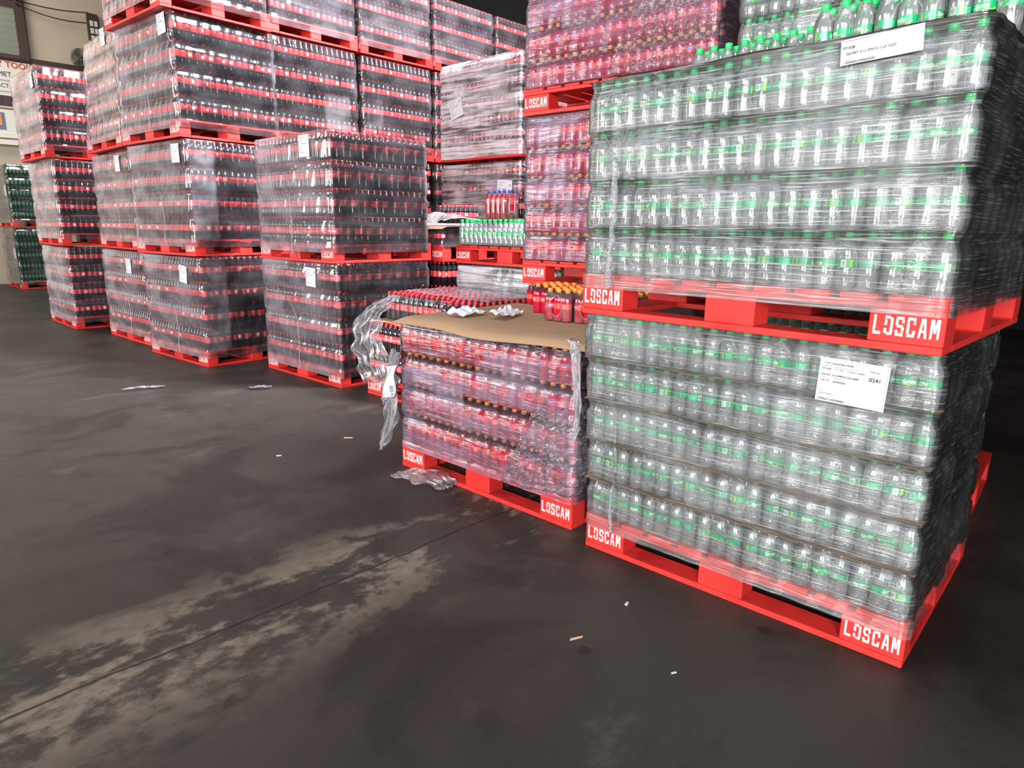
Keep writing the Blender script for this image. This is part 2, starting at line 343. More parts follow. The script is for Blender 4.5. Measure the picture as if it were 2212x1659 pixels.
def labg(mb, kind, seg, c=(0, 0, 0), coarse=False, detail=True):
    S = SHAPES[kind]; H = S['H']; z0, z1 = [q * H for q in S['lab']]; R = .955 * R0 + .0006; m = M[MATS[kind][2]]
    mb.lathe([(R, z0), (R, z1)], m, seg, c)
    if coarse: 
        if kind != 'zero': mb.lathe([(R + .0002, z0 + .25 * (z1 - z0)), (R + .0002, z0 + .75 * (z1 - z0))][:0] or [(R, z0), (R, z0 + 1e-4)], m, 3, c)
        return
    if not detail: return
    h = z1 - z0; R1 = R + .0004
    if kind in ('lime', 'lime_tall'):
        text_wrap(mb, 'Sprite', -1.0, z0 + .27 * h, h * .70, R1, M['white'], shear=.35, bold=.02)
        patch_wrap(mb, -.9, .8, z0 + .06 * h, z0 + .14 * h, R1, M['lime_stripe'], 5)
        mb.lathe([(0.0001, 0), (.0016, 0)], M['yellow'], 8, (0, 0, -1))if False else None
        patch_wrap(mb, .72, .86, z0 + .10 * h, z0 + .26 * h, R1 + .0002, M['yellow'], 1)
        patch_wrap(mb, 1.5, 1.62, z0 + .25 * h, z0 + .85 * h, R1, M['mint'], 1)
        for q in range(4): patch_wrap(mb, 1.75, 2.5, z0 + (.2 + .17 * q) * h, z0 + (.27 + .17 * q) * h, R1, M['mint'], 3)
        patch_wrap(mb, 2.9, 3.4, z0 + .1 * h, z0 + .92 * h, R1, M['white'], 2)
        for q in range(5): patch_wrap(mb, 2.97 + .075 * q, 3.01 + .075 * q, z0 + .2 * h, z0 + .82 * h, R1 + .0002, M['black'], 1)
        patch_wrap(mb, 3.7, 4.0, z0 + .05 * h, z0 + .95 * h, R1, M['lime_stripe'], 1)
        for q in range(5): patch_wrap(mb, 4.2, 4.9, z0 + (.15 + .15 * q) * h, z0 + (.21 + .15 * q) * h, R1, M['mint'], 3)
    elif kind in ('cola', 'small_cola', 'mid_cola'):
        text_wrap(mb, 'Coca-Cola', -1.05, z0 + .32 * h, h * .36, R1, M['white'], shear=.45, bold=.01)
        patch_wrap(mb, 1.9, 2.3, z0 + .15 * h, z0 + .85 * h, R1, M['white'], 2)
        for q in range(4): patch_wrap(mb, 1.97 + .08 * q, 2.01 + .08 * q, z0 + .25 * h, z0 + .75 * h, R1 + .0002, M['black'], 1)
        for q in range(4): patch_wrap(mb, 3.0, 3.9, z0 + (.2 + .17 * q) * h, z0 + (.24 + .17 * q) * h, R1, M['white'], 3)
    elif kind in ('straw', 'red_tall'):
        patch_wrap(mb, -.62, .62, z0 + .30 * h, z0 + .82 * h, R1, M['blue'], 4)
        text_wrap(mb, 'FANTA', -.55, z0 + .38 * h, h * .42, R1 + .0003, M['white'], shear=.1, bold=.02)
        patch_wrap(mb, 1.6, 2.0, z0 + .1 * h, z0 + .9 * h, R1, M['white'], 2)
        for q in range(4): patch_wrap(mb, 1.67 + .08 * q, 1.71 + .08 * q, z0 + .2 * h, z0 + .8 * h, R1 + .0002, M['black'], 1)
        for q in range(4): patch_wrap(mb, 2.6, 3.6, z0 + (.2 + .17 * q) * h, z0 + (.25 + .17 * q) * h, R1, M['mint' if 0 else 'white'], 3)
PROTO = {}
def proto(kind, what):
    k = (kind, what)
    if k in PROTO: return PROTO[k]
    mb = MB()
    if what == 'body': body(mb, kind, 20)
    elif what == 'cap': capg(mb, kind, 20)
    elif what == 'label': labg(mb, kind, 20)
    elif what == 'bottle': body(mb, kind, 14); capg(mb, kind, 12); labg(mb, kind, 14)
    PROTO[k] = mb.me(kind + '_' + what, True); return PROTO[k]
SP = .0594
def grid(ty): return (3, 4) if ty == 'B' else (4, 3)       # bottles along a, along b
def pack_mesh(kind, ty, coarse=True):
    """a whole small pack in one mesh"""
    k = (kind, 'pack' + ty)
    if k in PROTO: return PROTO[k]
    mb = MB(); na, nb = grid(ty)
    for i in range(na):
        for j in range(nb):
            c = ((i - (na - 1) / 2) * SP, (j - (nb - 1) / 2) * SP, 0)
            body(mb, kind, 10, c, True); capg(mb, kind, 8, c, True)
            S = SHAPES[kind]; z0, z1 = [q * S['H'] for q in S['lab']]
            mb.lathe([(.0283, z0), (.0283, z1)], M[MATS[kind][2]], 10, c)
            if kind != 'zero':      # the white part of the print
                an = RNG.random() * 6.28
                V = []; 
                for q in range(3):
                    th = an + q * .5
                    for z in (z0 + .25 * (z1 - z0), z0 + .75 * (z1 - z0)): V.append((c[0] + .0290 * math.cos(th), c[1] + .0290 * math.sin(th), z))
                mb.raw(V, [(0, 2, 3, 1), (2, 4, 5, 3)], M['white'])
    PROTO[k] = mb.me(kind + '_pack', True); return PROTO[k]
def shrink_mesh(kind, ty):
    k = (kind, 'shrink' + ty)
    if k in PROTO: return PROTO[k]
    na, nb = grid(ty); H = SHAPES[kind]['H']; hx = (na - 1) / 2 * SP; hy = (nb - 1) / 2 * SP; R = R0 + .0006
    prof = [(.93, .01), (1.0, .07), (1.01, .3), (1.0, .55), (.98, .66), (.86, .74), (.66, .81), (.52, .87)]
    per = []   # perimeter: (corner centre, angle, face id, along)
    def pt(r, th, cx, cy): return (cx + r * math.cos(th), cy + r * math.sin(th))
    V = []; UV = []; nper = 0
    for (f, hh) in prof:
        r = R * f; ring = []
        for (cx, cy, t0) in ((hx, -hy, -PI / 2), (hx, hy, 0), (-hx, hy, PI / 2), (-hx, -hy, PI)):
            for q in range(5): ring.append(pt(r, t0 + q * PI / 8, cx, cy) )
            # scalloped side towards the next corner
            nxt = {(-PI / 2): (hx, hy, 0), 0: (-hx, hy, PI / 2), (PI / 2): (-hx, -hy, PI), PI: (hx, -hy, 1.5 * PI)}[t0]
            x0, y0 = pt(r, t0 + PI / 2, cx, cy); x1, y1 = pt(r, nxt[2], nxt[0], nxt[1])
            L = math.hypot(x1 - x0, y1 - y0); nrm = (math.cos(t0 + PI / 2), math.sin(t0 + PI / 2)); nn = max(2, round(L / SP)) * 6
            for q in range(1, nn):
                s = q / nn; dip = .0045 * (0.5 - 0.5 * math.cos(2 * PI * s * round(L / SP)))
                ring.append((x0 + (x1 - x0) * s - nrm[0] * dip, y0 + (y1 - y0) * s - nrm[1] * dip))
        nper = len(ring)
        for (x, y) in ring:
            V.append((x, y, hh * H))
            u = x if abs(y) / (hy + R) > abs(x) / (hx + R) else y
            wide = (hx > hy) == (abs(y) / (hy + R) > abs(x) / (hx + R))
            UV.append((u + (9 if wide else 0), hh * H - .46 * H))
    n = len(prof); F = [(i * nper + j, i * nper + (j + 1) % nper, (i + 1) * nper + (j + 1) % nper, (i + 1) * nper + j) for i in range(n - 1) for j in range(nper)]
    mb = MB(); mb.raw(V, F, M['shrink']); me = mb.me(kind + '_shrink_film', True)
    uv = me.uv_layers.new(name='UVMap'); li = np.zeros(len(me.loops), int); me.loops.foreach_get('vertex_index', li)
    uv.data.foreach_set('uv', np.array(UV)[li].ravel()); PROTO[k] = me; return me

# ------------------------------------------------------------------ pallet
PH = .15
def strokes(mb, ch, x, w, h, y0, d, mat):
    t = w * .30; g = h * .10
    def b(x0, x1, z0, z1): mb.box(x + x0 * w, x + x1 * w, -d, 0, y0 + z0 * h, y0 + z1 * h, mat)
    def para(xa, za, xb, zb, th=.28):   # slanted stroke
        V = [(x + (xa - th / 2) * w, -d, y0 + za * h), (x + (xa + th / 2) * w, -d, y0 + za * h), (x + (xb + th / 2) * w, -d, y0 + zb * h), (x + (xb - th / 2) * w, -d, y0 + zb * h)]
        mb.raw(V, [(0, 1, 2, 3)], mat)
    if ch == 'L': b(0, .3, 0, 1); b(.34, .95, 0, .16)
    elif ch == 'O': b(.7, 1, .08, .92); b(.05, .66, .84, 1); b(.0, .3, .5, .80); b(0, .3, .08, .34); b(.34, .95, 0, .15)
    elif ch == 'S': b(.05, .95, .85, 1); b(0, .3, .55, .85); b(.15, .85, .44, .58); b(.7, 1, .15, .46); b(.05, .95, 0, .15); b(.7, 1, .68, .85); b(0, .3, .15, .30)
    elif ch == 'C': b(.05, .95, .85, 1); b(0, .3, .12, .88); b(.05, .95, 0, .15); b(.7, 1, .64, .85); b(.7, 1, .15, .34)
    elif ch == 'A': para(.15, 0, .42, 1); para(.88, 0, .62, 1); b(.38, .66, .28, .40)
    elif ch == 'M': b(0, .26, 0, 1); b(.78, 1.04, 0, 1); para(.28, 1, .50, .30, .24); para(.76, 1, .54, .30, .24)
def lettering_mesh():
    mb = MB(); x = 0
    for ch in 'LOSCAM':
        strokes(mb, ch, x, .021, .052, 0, .0012, M['paint']); x += .021 + .0065
    return mb.me('stencil'), x - .0065
PAL = None
def build_pallet():
    """parts of one pallet as (part name, mesh, location, children); origin at its near corner, x runs to -1.2, y to 1.0"""
    P = []
    rr = random.Random(3)
    widths = [.145, .10, .10, .10, .10, .10, .10, .10, .145]; gap = (1.2 - sum(widths)) / 8; x = 0
    for i, w in enumerate(widths):
        mb = MB(); mb.box(-w / 2, w / 2, -.5, .5, 0, .018, M['red']); P.append(('deck_board', bevelled(mb.me('deck_board'), .0025), (-(x + w / 2), .5, PH - .018 + rr.uniform(-.0006, .0003)), None)); x += w + gap
    for y, w in ((.05, .10), (.5, .12), (.95, .10)):
        mb = MB(); mb.box(-.6, .6, -w / 2, w / 2, 0, .019, M['red']); P.append(('stringer_board', bevelled(mb.me('stringer_board'), .0025), (-.6, y, PH - .0375), None))
    LM, Lw = lettering_mesh()
    for x, w in ((-.0925, .185), (-.6, .17), (-1.1075, .185)):
        for y, d in ((.0525, .100), (.5, .12), (.9475, .100)):
            mb = MB(); mb.box(-w / 2, w / 2, -d / 2, d / 2, 0, .0905, M['red']); 
            ch = [('painted_lettering', LM, (-Lw / 2, -d / 2 - .0003, .021))] if (abs(y - .0525) < .01 and w > .18) else None
            P.append(('block', bevelled(mb.me('block'), .003), (x, y, .0215), ch))
    for y, w in ((.05, .10), (.5, .12), (.95, .10)):
        mb = MB(); mb.box(-.6, .6, -w / 2, w / 2, 0, .021, M['red']); P.append(('bottom_board', bevelled(mb.me('bottom_board'), .0025), (-.6, y, .0002), None))
    for x in (-.0725, -1.1275):
        for y in (.275, .725):
            mb = MB(); mb.box(-.0725, .0725, -.172, .172, 0, .020, M['red']); P.append(('bottom_board', bevelled(mb.me('bottom_side_board'), .0025), (x, y, .0002), None))
    return P
def make_pallet(x, y, yaw, z, label):
    global PAL
    if PAL is None: PAL = build_pallet()
    e = add('pallet', None, None, (x, y, z), -yaw); e.empty_display_size = .1
    tag(e, label, 'pallet', 'red wooden pallets')
    for nm, me, loc, ch in PAL:
        o = add(nm, me, e, loc)
        if nm == 'deck_board': o.rotation_euler = (0, 0, random.uniform(-.003, .003))
        for c in ch or (): 
            q = add(c[0], c[1], o, c[2]); q['label'] = 'white stencilled lettering'
    return e

# ------------------------------------------------------------------ loads
LOOK = {'lime': 'green-capped clear soda', 'cola': 'red-capped dark cola', 'small_cola': 'small red-capped cola', 'straw': 'orange-capped red drink', 'zero': 'dark bottle', 'mid_cola': 'red-capped dark cola'}
ORD = ['first', 'second', 'third', 'fourth', 'fifth', 'sixth', 'seventh', 'eighth']
LEVEL = {5: ['bottom', 'second', 'middle', 'fourth', 'top'], 4: ['bottom', 'second', 'third', 'top'], 3: ['bottom', 'middle', 'top'], 2: ['lower', 'upper'], 1: ['only']}
STUFF = {}; FARQ = []
PNAME = {'lime': 'soda_bottle_pack', 'cola': 'cola_bottle_pack', 'small_cola': 'small_cola_bottle_pack', 'straw': 'red_drink_bottle_pack', 'zero': 'dark_bottle_pack', 'mid_cola': 'cola_bottle_pack', 'lime_tall': 'soda_bottle_pack', 'red_tall': 'red_drink_bottle_pack'}
def layout(par):
    """packs of a full layer: (centre a, centre b, type, place words); front row and near side first"""
    out = []; bs = 16 * SP
    if par: cols = [(0, 'A'), (4, 'A'), (8, 'B'), (11, 'B'), (14, 'B'), (17, 'B')]
    else: cols = [(0, 'B'), (3, 'B'), (6, 'B'), (9, 'B'), (12, 'A'), (16, 'A')]
    for ci, (c0, ty) in enumerate(cols):
        na, nb = grid(ty); rows = 16 // nb; 
        for r in range(rows):
            step = bs / rows
            out.append(((c0 + na / 2) * SP + .006, (r + .5) * step + .012, ty, ci, r, 5 - ci, rows))
    return out
def put_pack(kind, ty, parent_xf, a, b, z, lh, detail, label, group, front=True, side=True, allb=False, rs=0.0):
    """parent_xf = (x, y, yaw). detail: near / mid / far"""
    px, py, yaw = parent_xf
    lx, ly = -a, b
    X = px + lx * math.cos(yaw) + ly * math.sin(yaw); Y = py - lx * math.sin(yaw) + ly * math.cos(yaw)
    rot = -yaw + random.uniform(-.008, .008) + rs
    if detail == 'far':
        o = add(PNAME[kind], pack_mesh(kind, ty), None, (X, Y, z), rot + random.choice((0, PI)))
        tag(o, label, 'bottle pack', group); return o
    e = add(PNAME[kind], None, None, (X, Y, z), rot); e.empty_display_size = .05
    tag(e, label, 'bottle pack', group)
    na, nb = grid(ty)
    for i in range(na):
        for j in range(nb):
            # column i=na-1 is the near side (a small), row j=0 is the front
            si = na - 1 - i
            outer = (front and j == 0) or (side and si == 0)
            second = (front and j == 1) or (side and si == 1) or kind == 'lime'
            if not (outer or second or allb): continue
            loc = ((i - (na - 1) / 2) * SP, (j - (nb - 1) / 2) * SP, 0)
            rz = random.uniform(0, 6.28)
            if detail == 'near' and (outer or allb == 2):
                o = add('bottle', proto(kind, 'body'), e, loc, rz)
                add('cap', proto(kind, 'cap'), o); add('bottle_label', proto(kind, 'label'), o)
            else: add('bottle', proto(kind, 'bottle'), e, loc, rz)
    if detail in ('near',): add('shrink_film', shrink_mesh(kind, ty), e, (0, 0, 0))
    return e
def load(kind, pose, z0, nl, lh, detail, where, lean=(0, 0), show=None, top=False, side=True, sheets=False, sup=None, front=True):
    """stack nl layers of packs on the pallet whose near corner is pose"""
    x, y, yaw = pose
    for L in range(nl):
        if show and L not in show: continue
        t = (L + .5) / nl
        ox = lean[0] * t; oy = lean[1] * t
        xf = (x + ox, y + oy, yaw); z = z0 + PH + L * lh + .0006
        jx = random.uniform(-.003, .003)
        for (a, b, ty, ci, r, cfar, rows) in layout((L + (1 if kind == 'cola' else 0)) % 2):
            fr = (r == 0 and front); sd = (ci == 0)
            if not (fr or (sd and side) or (top and L == nl - 1)): continue
            lay = LEVEL[nl][L]
            if fr: place = 'at the near corner' if ci == 0 else ('at the far front corner' if cfar == 0 else '%s along the front' % ORD[ci])
            elif sd: place = '%s back along the side' % ORD[r]
            else: place = '%s row back, %s across' % (ORD[r], ORD[ci])
            place2 = place
            lab = '%s pack, %s layer, %s, %s' % (LOOK[kind], lay, place2, where)
            grp = '%s packs' % LOOK[kind]
            if detail == 'far' and kind == 'cola': FARQ.append((xf, a, b, z, ty, lab, grp)); continue
            if detail == 'stuff':
                STUFF.setdefault(kind, []).append((xf, a, b, z, ty)); continue
            put_pack(kind, ty, xf, a + jx, b, z, lh, detail, lab, grp, fr, sd and side, allb=2 if (top and L == nl - 1 and detail == 'near') else (top and L == nl - 1))
        if sheets and L > 0:
            mb = MB(); n = 30; V = []; F = []
            for q in range(n + 1):
                s = q / n; w = .004 * math.sin(s * 23 + L * 2) - .006
                for bb in (w, .5, .96): V.append((-1.2 * s, bb, .0012 * math.sin(s * 31 + L)))
            for q in range(n):
                for p in range(2): k = q * 3 + p; F.append((k, k + 1, k + 4, k + 3))
            mb.raw(V, F, M['card']); me = mb.me('tier_sheet', True)
            o = add('cardboard_sheet', me, None, (xf[0], xf[1], z - .0016), -yaw)
            tag(o, 'brown cardboard tier sheet under %s layer of green-capped packs, %s' % (LEVEL[nl][L], where), 'cardboard', 'cardboard tier sheets')

def film(pose, z0, H, nl, lh, mat, where, plies_f=.3, plies_s=.15, lean=(0, 0), res=.02, drop=.07, top_in=.05, cat_label=None, patches=(), zbase=PH, amp=1.0, sidegrad=0.5):
    """stretch film wound round a load: follows the bottle shoulders, the corners and the lean"""
    x, y, yaw = pose; AX, BY = 1.2, 16 * SP + .024; rc = .03
    per = []
    def line(x0, y0, x1, y1, nx, ny, face):
        L = math.hypot(x1 - x0, y1 - y0); n = max(2, int(L / res))
        for q in range(n): s = q / n; per.append((x0 + (x1 - x0) * s, y0 + (y1 - y0) * s, nx, ny, face, L * s))
    def arc(cx, cy, t0):
        for q in range(4):
            t = t0 + q * PI / 8; per.append((cx + rc * math.cos(t), cy + rc * math.sin(t), math.cos(t), math.sin(t), 'c', 0))
    line(-AX + rc, 0, -rc, 0, 0, -1, 'f'); arc(-rc, rc, -PI / 2)
    line(0, rc, 0, BY - rc, 1, 0, 's'); arc(-rc, BY - rc, 0)
    line(-rc, BY, -AX + rc, BY, 0, 1, 'b'); arc(-AX + rc, BY - rc, PI / 2)
    line(-AX, BY - rc, -AX, rc, -1, 0, 'l'); arc(-AX + rc, rc, PI)
    P = np.array([(p[0], p[1], p[2], p[3]) for p in per]); face = [p[4] for p in per]
    d = np.hypot(*(np.roll(P[:, :2], -1, 0) - P[:, :2]).T); u = np.concatenate([[0], np.cumsum(d)[:-1]])
    zs = np.concatenate([[-drop, -drop * .5, -.004], np.arange(.004, H, res), [H, H + .004]])
    V = []; UV = []; PL = []
    r = np.random.default_rng(int(abs(x * 1000 + z0 * 77)) + 3)
    ph = r.random(12) * 6.28
    for zi, z in enumerate(zs):
        t = min(max(z / H, 0), 1)
        h = (z / lh) % 1.0 if z > 0 else .3
        pinch = max(0, math.sin((min(max((h - .66) / .34, 0), 1)) * PI) ** 1.2) * (1 if z > 0 else 0)
        if z >= H - .002: pinch = 1.3
        off = .0065 - .013 * pinch * amp
        for i in range(len(P)):
            px, py, nx, ny = P[i]; c = u[i]
            wob = .0016 * math.sin(c * 26 + z * 9 + ph[0]) + .0016 * math.sin(c * 61 - z * 17 + ph[1]) + .0010 * math.sin(z * 95 + c * 7 + ph[2])
            fo = off + wob * amp
            if z <= 0: fo = max(fo, .005) + .003
            if zi >= len(zs) - 1: fo = -top_in
            lx = px + nx * fo; ly = py + ny * fo
            # lean is given in world axes; turn it into the local frame
            wx = lean[0] * t; wy = lean[1] * t
            lx += wx * math.cos(yaw) - wy * math.sin(yaw); ly += wx * math.sin(yaw) + wy * math.cos(yaw)
            V.append((lx, ly, z)); UV.append((c, z))
            f = face[i]; pl = plies_f if f == 'f' else plies_s if f == 's' else .5 * (plies_f + plies_s)  # extra front haze imitates strong light on the film, painted per face
            if f == 'f': pl *= 1 + sidegrad * (-px / AX - .5) * 1.2  # front haze shifts towards one end, imitating a brighter reflection
            for (ff, a0, a1, zz0, zz1, k) in patches:
                aa = -px if ff == 'f' else py
                if f == ff and a0 < aa < a1 and zz0 < z < zz1: pl = k
            PL.append(pl)
    n = len(P); F = [(i * n + j, i * n + (j + 1) % n, (i + 1) * n + (j + 1) % n, (i + 1) * n + j) for i in range(len(zs) - 1) for j in range(n)]
    mb = MB(); mb.raw(V, F, mat); me = mb.me('stretch_wrap', True)
    uvl = me.uv_layers.new(name='UVMap'); li = np.zeros(len(me.loops), int); me.loops.foreach_get('vertex_index', li)
    uvl.data.foreach_set('uv', np.array(UV)[li].ravel())
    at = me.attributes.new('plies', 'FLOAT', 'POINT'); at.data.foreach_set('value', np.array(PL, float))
    o = add('stretch_wrap', me, None, (x, y, z0 + zbase), -yaw)
    tag(o, cat_label or ('stretch film ' + where), 'plastic wrap', 'stretch film round pallet loads')
    o['lean'] = list(lean); o['Hh'] = H
    return o
def simple_film(name, V, F, mat, parent, uvs, pl=1.0, label=None):
    mb = MB(); mb.raw(V, F, mat); me = mb.me(name, True)
    uvl = me.uv_layers.new(name='UVMap'); li = np.zeros(len(me.loops), int); me.loops.foreach_get('vertex_index', li)
    uvl.data.foreach_set('uv', np.array(uvs)[li].ravel())
    at = me.attributes.new('plies', 'FLOAT', 'POINT'); at.data.foreach_set('value', np.full(len(V), pl))
    o = add(name, me, parent)
    if label: o['label'] = label
    return o
def tail(wrap, a, ztop, zbot, r=.005, fan=.30, zoff=.0):
    """film end twisted to a cord down the front of a load, with the gathered folds running into it"""
    H = wrap['Hh']; lean = wrap['lean']
    rr = random.Random(int(a * 1000 + ztop * 99))
    pts = []; n = 18
    for q in range(n + 1):
        s = q / n; z = ztop + (zbot - ztop) * s
        pts.append((-a + .012 * math.sin(s * 5 + rr.random()) + .02 * s, -.017 - .004 * math.sin(s * 9), z))
    mb = MB(); mb.tube(pts, r, M['film_rag'], 6, rf=lambda s: 1.0 + .5 * math.sin(s * 31) * .4 + .9 * max(0, s - .85) * 4)
    me = mb.me('film_tail', True); me.uv_layers.new(name='UVMap')
    uvl = me.uv_layers[0]; co = np.array([me.vertices[l.vertex_index].co[:] for l in me.loops]); uvl.data.foreach_set('uv', np.stack([co[:, 2] * 2, co[:, 0] * 20], 1).ravel())
    at = me.attributes.new('plies', 'FLOAT', 'POINT'); at.data.foreach_set('value', np.full(len(me.vertices), .55))
    o = add('film_tail', me, wrap); o['label'] = 'twisted tail end of the film'
    for k in range(5):
        dx = rr.uniform(.12, fan) * (1 if k % 2 else -1); dz = rr.uniform(.05, .26)
        mb = MB(); P = []
        for q in range(9):
            s = q / 8; P.append((-a + dx * s + .01 * math.sin(s * 6), -.0105 - .004 * (1 - s), ztop + dz * s))
        mb.tube(P, .0011, M['film_rag'], 4); me = mb.me('gathered_fold', True); me.uv_layers.new(name='UVMap')
        at = me.attributes.new('plies', 'FLOAT', 'POINT'); at.data.foreach_set('value', np.full(len(me.vertices), .7))
        add('gathered_fold', me, wrap)

def paper_label(wrap, a, z, w, h, tilt=0.0, face='f', rich=None, d=.013, bend=0.0):
    """printed sheet stuck to the film"""
    mb = MB(); n = 12; V = []; F = []
    for i in range(n + 1):
        for j in range(3):
            s = i / n; t = j / 2
            V.append(((s - .5) * w, -.0015 * math.sin(s * 7 + t) - bend * math.sin(s * PI * 2) * t, (t - .5) * h))
    for i in range(n):
        for j in range(2): k = i * 3 + j; F.append((k, k + 3, k + 4, k + 1))
    mb.raw(V, F, M['paper']); me = mb.me('pallet_label', True)
    o = add('pallet_label', me, wrap)
    lean = wrap['lean']; t = z / wrap['Hh']; yaw = -wrap.rotation_euler[2]
    lx = lean[0] * t * math.cos(yaw) - lean[1] * t * math.sin(yaw); ly = lean[0] * t * math.sin(yaw) + lean[1] * t * math.cos(yaw)
    if face == 'f': o.location = (-a + lx, -d + ly, z); o.rotation_euler = (0, tilt, 0)
    else: o.location = (d + lx, a + ly, z); o.rotation_euler = (tilt, 0, PI / 2)
    o['label'] = 'white printed paper label'
    mb = MB(); e = -.0028 - bend
    if rich:
        fr = .0035
        for (x0, x1, z0, z1) in ((-w / 2 + .004, w / 2 - .004, h / 2 - .005, h / 2 - .004), (-w / 2 + .004, w / 2 - .004, -h / 2 + .004, -h / 2 + .005), (-w / 2 + .004, -w / 2 + .005, -h / 2 + .004, h / 2 - .004), (w / 2 - .005, w / 2 - .004, -h / 2 + .004, h / 2 - .004)):
            mb.box(x0, x1, e, e + .0006, z0, z1, M['grey'])
        for (s, x, zz, size, b) in rich: text_flat(mb, s, -w / 2 + x * w, -h / 2 + zz * h, size * h, M['black'], e, bold=b)
    else:
        for q, (x0, x1) in enumerate(((.06, .5), (.06, .42), (.06, .7), (.06, .28), (.06, .24), (.06, .5))):
            zz = h * (.40 - q * .135); mb.box(-w / 2 + x0 * w, -w / 2 + x1 * w, e, e + .0005, zz - .006, zz, M['grey'])
        mb.box(w * .28, w * .42, e, e + .0005, h * .24, h * .33, M['grey'])
    add('printed_text', mb.me('printed_text'), o)
    return o

# ================================================================== the hall
mb = MB(); mb.raw([(-30, -14, 0), (14, -14, 0), (14, 34, 0), (-30, 34, 0)], [(0, 1, 2, 3)], M['floor'])
fl = add('floor', mb.me('floor')); fl['kind'] = 'structure'
TH = .76; AV = (-math.cos(TH), math.sin(TH)); BV = (math.sin(TH), math.cos(TH))
def AB(a, b, z=0): return (a * AV[0] + b * BV[0], a * AV[1] + b * BV[1], z)
def abox(mb, a0, a1, b0, b1, z0, z1, mat):
    V = [AB(a, b, z) for z in (z0, z1) for b in (b0, b1) for a in (a0, a1)]
    return mb.raw(V, [(0, 2, 3, 1), (4, 5, 7, 6), (0, 1, 5, 4), (2, 6, 7, 3), (0, 4, 6, 2), (1, 3, 7, 5)], mat)
M['wall'] = mat_wall('beige_plaster', (.40, .33, .25), (.47, .39, .30))
M['wall_low'] = mat_wall('pale_green_plaster', (.38, .37, .28), (.45, .43, .34))
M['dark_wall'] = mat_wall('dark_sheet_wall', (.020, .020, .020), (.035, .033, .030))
M['brown'] = plain('dark_brown_wood', (.045, .022, .018), .6)
M['board'] = plain('cream_board', (.60, .57, .50), .6)
M['glass_dull'] = plain('dusty_louvre_glass', (.30, .33, .26), .3)
M['print_red'] = plain('red_print', (.50, .05, .03), .6)
M['fan'] = plain('dark_fan_metal', (.02, .02, .016), .45, .5)
M['orange'] = plain('orange_print', (.75, .22, .05), .6)
M['print_blue'] = plain('blue_grey_print', (.10, .14, .22), .6)
M['print_dark'] = plain('maroon_print', (.07, .02, .03), .6)
def wall(name, a0, a1, b0, b1, z0, z1, m):
    mb = MB(); abox(mb, a0, a1, b0, b1, z0, z1, m); o = add(name, mb.me(name)); o['kind'] = 'structure'; return o
wall('wall_left', 18.0, 18.3, -6, 12, 0, 9, M['wall'])
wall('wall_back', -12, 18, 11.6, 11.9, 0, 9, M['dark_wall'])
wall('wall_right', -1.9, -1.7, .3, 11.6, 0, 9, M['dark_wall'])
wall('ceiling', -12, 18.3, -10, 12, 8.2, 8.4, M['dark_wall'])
wall('trim_1', 17.93, 18.0, 3.2, 5.25, 4.56, 4.66, M['brown'])
wall('trim_2', 17.90, 18.0, 1.0, 5.6, 3.02, 3.12, M['board'])
wall('trim_3', 17.86, 18.0, 1.0, 5.6, 2.88, 2.98, M['board'])
wall('trim_4', 17.95, 18.0, 1.0, 5.6, 3.12, 3.5, M['wall_low'])
# louvre window
mb = MB()
for b0, b1, z0, z1 in ((3.86, 4.02, 4.6, 6.6), (1.9, 3.86, 5.58, 5.70), (1.9, 3.86, 4.60, 4.68), (1.9, 2.0, 4.6, 6.6)): abox(mb, 17.9, 18.0, b0, b1, z0, z1, M['brown'])
wn = add('window_1', mb.me('window_frame')); wn['kind'] = 'structure'
mb = MB()
for k in range(7):
    z = 4.72 + k * .125; V = [AB(17.97, 2.0, z), AB(17.97, 3.86, z), AB(17.92, 3.86, z + .11), AB(17.92, 2.0, z + .11)]
    mb.raw(V, [(0, 1, 2, 3)], M['glass_dull'])
for k in range(7):
    z = 5.72 + k * .125; V = [AB(17.97, 2.0, z), AB(17.97, 3.86, z), AB(17.92, 3.86, z + .06), AB(17.92, 2.0, z + .06)]
    mb.raw(V, [(0, 1, 2, 3)], M['dark_wall'])
add('louvre_glass', mb.me('louvre_glass'), wn)
# brown post with the little panes
mb = MB(); abox(mb, 17.9, 18, 5.20, 5.40, 4.60, 5.78, M['brown'])
wp = add('window_2', mb.me('window_post')); wp['kind'] = 'structure'
mb = MB()
for k in range(3):
    for q in range(2): abox(mb, 17.88, 17.9, 5.235 + q * .085, 5.295 + q * .085, 5.22 + k * .15, 5.33 + k * .15, M['board'])
add('window_pane', mb.me('window_pane'), wp)
ROTW = math.atan2(-AV[1], -AV[0])     # wall normal direction
def wall_frame(b, z, a=17.88):
    """Empty whose local x runs along -b... so that text on its x-z plane faces the hall"""
    p = AB(a, b, z); return p, math.atan2(BV[1], BV[0])
def poster(b0, b1, z0, z1, label, draw, a=17.93):
    p, rz = wall_frame(b0, z0, a)
    mb = MB(); mb.box(0, b1 - b0, 0, .02, 0, z1 - z0, M['board']); o = add('poster', mb.me('board'), None, p, rz)
    tag(o, label, 'poster')
    mb = MB(); draw(mb); q = add('printed_panel', mb.me('print'), o); return o
def d1(mb):
    text_flat(mb, 'SAFETY TOOLS', .50, .80, .16, M['print_red'], -.006, bold=.02)
    text_flat(mb, 'HELMET', .70, .62, .13, M['black'], -.006)
    text_flat(mb, 'GRD ACTIVE', .62, .40, .11, M['black'], -.006)
    mb.box(.05, 1.45, -.006, 0, .53, .55, M['grey']); mb.box(.05, 1.45, -.006, 0, .31, .33, M['grey'])
    mb.box(.3, 1.22, -.006, 0, .03, .24, M['print_dark'])
    for k in range(5): mb.box(.45 + k * .15, .50 + k * .15, -.010, -.006, .05, .20, M['black'])
